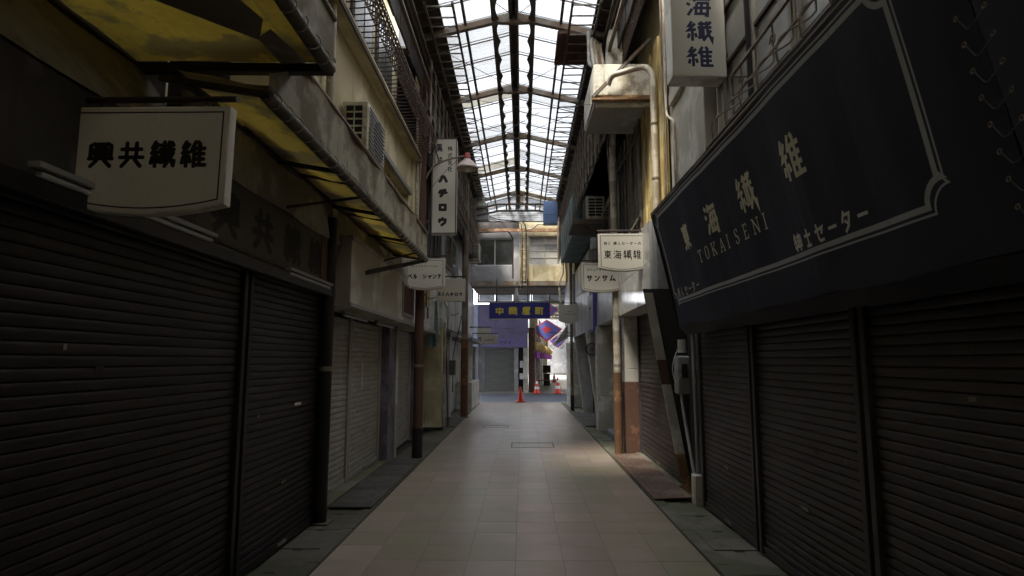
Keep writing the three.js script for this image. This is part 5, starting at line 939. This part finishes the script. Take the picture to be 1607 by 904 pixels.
one('plastic_bag', 'white plastic bag hanging over the blue name board', 'bag', [(() => { const l = new THREE.LatheGeometry([[0.01, 0.75], [0.03, 0.6], [0.06, 0.42], [0.1, 0.2], [0.09, 0.06], [0.02, 0]].map(([r, y]) => new THREE.Vector2(r, y)), 9); const p = l.attributes.position; for (let i = 0; i < p.count; i++) p.setXYZ(i, p.getX(i) * (1 + 0.25 * Math.sin(i * 2.1)), p.getY(i), p.getZ(i) * (1 + 0.2 * Math.cos(i * 1.7))); l.computeVertexNormals(); return l; })()], M.whitePanel, undefined, -0.2, 3.75, -21.35);
{ const t = thing('round_fan', 'round black wall fan beside the white pier', 'fan', 1.85, 1.96, -15.8); const g = new THREE.TorusGeometry(0.15, 0.02, 8, 24); part(t, 'rim', g, M.black); const d = new THREE.CylinderGeometry(0.14, 0.14, 0.05, 24); d.rotateX(Math.PI / 2); part(t, 'face', d, M.greyWall); for (let i = 0; i < 5; i++) part(t, 'guard_wire', bar(P(-0.14 * Math.cos(i * 0.628), -0.14 * Math.sin(i * 0.628), 0.03), P(0.14 * Math.cos(i * 0.628), 0.14 * Math.sin(i * 0.628), 0.03 + i * 0.0001), 0.006), M.black); part(t, 'arm', bar(P(0.1, 0, 0), P(0.35, 0.05, 0), 0.03), M.black); }
// traffic cones
function cone(label, x, z, h, r, banded) {
  const t = thing('traffic_cone', label, 'traffic cone', x, 0.012, z, 'traffic cones by the road');
  const at = (y) => 0.03 + (r - 0.03) * (1 - y / h);
  part(t, 'base', rb(-r - 0.06, r + 0.06, 0, 0.03, -r - 0.06, r + 0.06, 0.012, 2), banded ? M.coneRed : M.coneRed);
  const seg = banded ? [[0.03, 0.3, 0], [0.3, 0.48, 1], [0.48, 0.68, 0], [0.68, 0.84, 1], [0.84, 1, 0]] : [[0.03, 1, 0]];
  for (const [a, b, w] of seg) part(t, w ? 'white_band' : 'red_band', (() => { const g = new THREE.CylinderGeometry(at(b * h), at(a * h), (b - a) * h, 20, 1, !(b === 1)); g.translate(0, (a + b) / 2 * h, 0); return g; })(), w ? M.coneWhite : M.coneRed);
}
cone('plain red traffic cone at the near edge of the road', -0.07, -24.3, 0.6, 0.15, false);
cone('red and white banded cone at the left end of the bar', 0.74, -30.45, 0.72, 0.17, true);
cone('red and white banded cone at the right end of the bar', 1.8, -30.45, 0.8, 0.17, true);
cone('small red cone far along the arcade beyond', 2.45, -46, 0.7, 0.16, true);
one('cone_bar', 'dark bar resting between the two banded cones', 'bar', rod(P(0.74, 0.66, -30.4), P(1.8, 0.7, -30.4), 0.02, 8), M.rust);
// decorations beyond the road
function kite(label, x, y, z, s, turn) { const t = thing('kite_ornament', label, 'ornament', x, y, z, 'hanging ornaments of the arcade beyond'); t.rotation.y = turn;
  const dia = (k, d, m, n) => { const q = new THREE.Shape(); q.moveTo(0, s * 0.62 * k); q.lineTo(s * k, 0); q.lineTo(0, -s * 0.85 * k); q.lineTo(-s * k, 0); q.closePath(); const g = extr(q, d); g.translate(0, 0, -0.02); part(t, n, g, m); };
  dia(1, 0.04, plain(0.75, 0.07, 0.08, 0.6), 'red_border'); dia(0.86, 0.05, plain(0.22, 0.24, 0.75, 0.6), 'blue_field'); dia(0.34, 0.06, plain(0.85, 0.1, 0.12, 0.6), 'red_centre');
  for (const k of [-1, 1]) { const sp = []; for (let i = 0; i <= 16; i++) { const a = i / 16 * Math.PI * 2.4, r = 0.05 + 0.13 * (1 - i / 16); sp.push(P(k * (s * 0.55 + Math.cos(a) * r), -s * 0.75 + Math.sin(a) * r, 0)); } part(t, 'scroll', tube(sp, 0.02, 6, 30), M.steelDark); }
  part(t, 'hanger', rod(P(0, s * 0.6, 0), P(0, 6.1 - y, 0), 0.01, 5), M.blackIron); }
kite('large red and blue diamond ornament behind the blue name board', 1.42, 3.45, -34, 0.88, 0);
kite('smaller red and blue ornament further along the arcade beyond', 2.3, 2.95, -39, 0.55, -0.3);
kite('blue ornament close to the pale rounded sign', 1.55, 4.5, -33, 0.5, 0.2);
for (let i = 0; i < 8; i++) {
  const z = -32.4 - i * 3.0, x = 0.72, y = 2.38;
  const t = thing('paper_lantern', ['purple and yellow lantern nearest the purple shop', 'second lantern of the row beyond the road', 'third lantern of the row beyond the road', 'fourth lantern of the row beyond the road', 'fifth lantern of the row beyond the road', 'sixth lantern of the row beyond the road', 'seventh lantern of the row beyond the road', 'farthest lantern of the row beyond the road'][i], 'lantern', x, y, z, 'lanterns of the arcade beyond the road');
  const a = new THREE.LatheGeometry([[0.02, 0.3], [0.16, 0.27], [0.24, 0.14], [0.25, 0], [0.2, -0.16], [0.05, -0.22]].map(([r, q]) => new THREE.Vector2(r, q)), 18); part(t, 'shade', a, plain(0.8, 0.6, 0.22, 0.7));
  const b = new THREE.CylinderGeometry(0.2, 0.17, 0.36, 16, 1); b.translate(0, -0.42, 0); part(t, 'skirt', b, plain(0.5, 0.14, 0.55, 0.7));
  part(t, 'cord', rod(P(0, 0.3, 0), P(0, 3.8, 0), 0.008, 5), M.blackIron); aside(t);
}
aside(one('vending_stand', 'dark stand in front of the shops beyond the road', 'stand', [rb(0.75, 1.15, 0.02, 0.8, -40.5, -39.9, 0.03), rb(0.7, 1.2, 0.85, 1.35, -40.5, -39.9, 0.03)], M.soot));

// small clutter along the fronts
for (const [l, x, y, z, w, h, d, m] of [
  ['dark meter box on the wall left of the brown column', -2.02, 1.25, -17.3, 0.16, 0.42, 0.26, M.steelDark], ['grey switch box above the pale yellow pier', -1.93, 2.75, -15.3, 0.12, 0.3, 0.22, M.greyTile],
  ['small cream box on the rusty left column', -1.7, 3.1, -10.4, 0.1, 0.24, 0.16, M.unitWhite], ['grey junction box under the right ledge', 1.7, 4.3, -13.9, 0.14, 0.26, 0.2, M.greyTile],
  ['black transformer box at the right end under the bridging house', 1.55, 5.4, -20.9, 0.22, 0.3, 0.3, M.black]]) {
  const t = thing('wall_box', l, 'box', x, y, z); part(t, 'case', rb(-w / 2, w / 2, 0, h, -d / 2, d / 2, 0.012), m); part(t, 'lid', rb(-w / 2 + 0.012, w / 2 - 0.012, 0.03, h - 0.03, d / 2 + 0.001, d / 2 + 0.012, 0.004), m);
  part(t, 'conduit', rod(P(0, -0.5, -d / 4), P(0, 0, -d / 4), 0.014, 8), M.steelGrey);
}
cable('black cable drooping under the long fascia on the left', [P(-1.93, 3.2, -10.6), P(-1.95, 2.95, -12.2), P(-1.93, 3.15, -14), P(-1.93, 2.9, -16), P(-1.93, 3.1, -18)], 0.012);
cable('black cable looping down by the brown left column', [P(-1.8, 3.0, -17.6), P(-1.86, 2.6, -17.5), P(-1.95, 2.2, -17.4), P(-2.02, 1.7, -17.3)], 0.014);
cable('pale cable along the right fascia', [P(1.72, 3.75, -8.6), P(1.72, 3.62, -10.2), P(1.76, 3.8, -12), P(1.76, 3.6, -15), P(1.74, 3.7, -19)], 0.01, M.pvc);
cable('dark cable dropping past the ribbed screen', [P(1.86, 5.5, -11.2), P(1.84, 4.7, -11.3), P(1.8, 3.9, -11.2), P(1.8, 3.2, -11.25)], 0.012);
cable('thin wire crossing under the roof frames', [P(-1.55, 6.9, -12.4), P(-0.3, 6.75, -12.8), P(1.3, 6.95, -13.2)], 0.006);
cable('second thin wire crossing under the roof frames', [P(-1.55, 6.8, -16.4), P(0, 6.68, -16), P(1.3, 6.9, -15.5)], 0.006);
cable('thin wire from the balcony box to the left column', [P(1.1, 5.7, -9.0), P(0.2, 5.9, -9.6), P(-1.0, 6.4, -10.2), P(-1.75, 6.9, -10.3)], 0.004);

pipe('rusty pipe crossing below the roof end on the left', [P(-1.7, 6.45, -21.9), P(-0.5, 6.5, -21.9), P(-0.35, 6.3, -22.2), P(-0.35, 4.8, -22.6)], 0.03, M.rust);
pipe('pale pipe crossing the cream half of the bridging house', [P(1.6, 6.85, -22.2), P(0.6, 6.85, -22.2), P(0.45, 6.7, -22.3), P(0.2, 6.68, -22.4)], 0.028, M.pvc);
pipe('grey pipe down the corner of the bridging house by the right fascia', [P(1.58, 6.6, -22.5), P(1.58, 5.0, -22.5), P(1.4, 4.6, -22.5), P(1.5, 3.6, -22.5)], 0.04, M.pvc);
pipe('thin pipe along the underside of the bridging house', [P(-1.8, 4.48, -22.6), P(1.5, 4.48, -22.6)], 0.025, M.steelDark);

scene.traverse((o) => { if (o.isMesh) { o.castShadow = true; o.receiveShadow = true; } });
renderer.render(scene, camera);
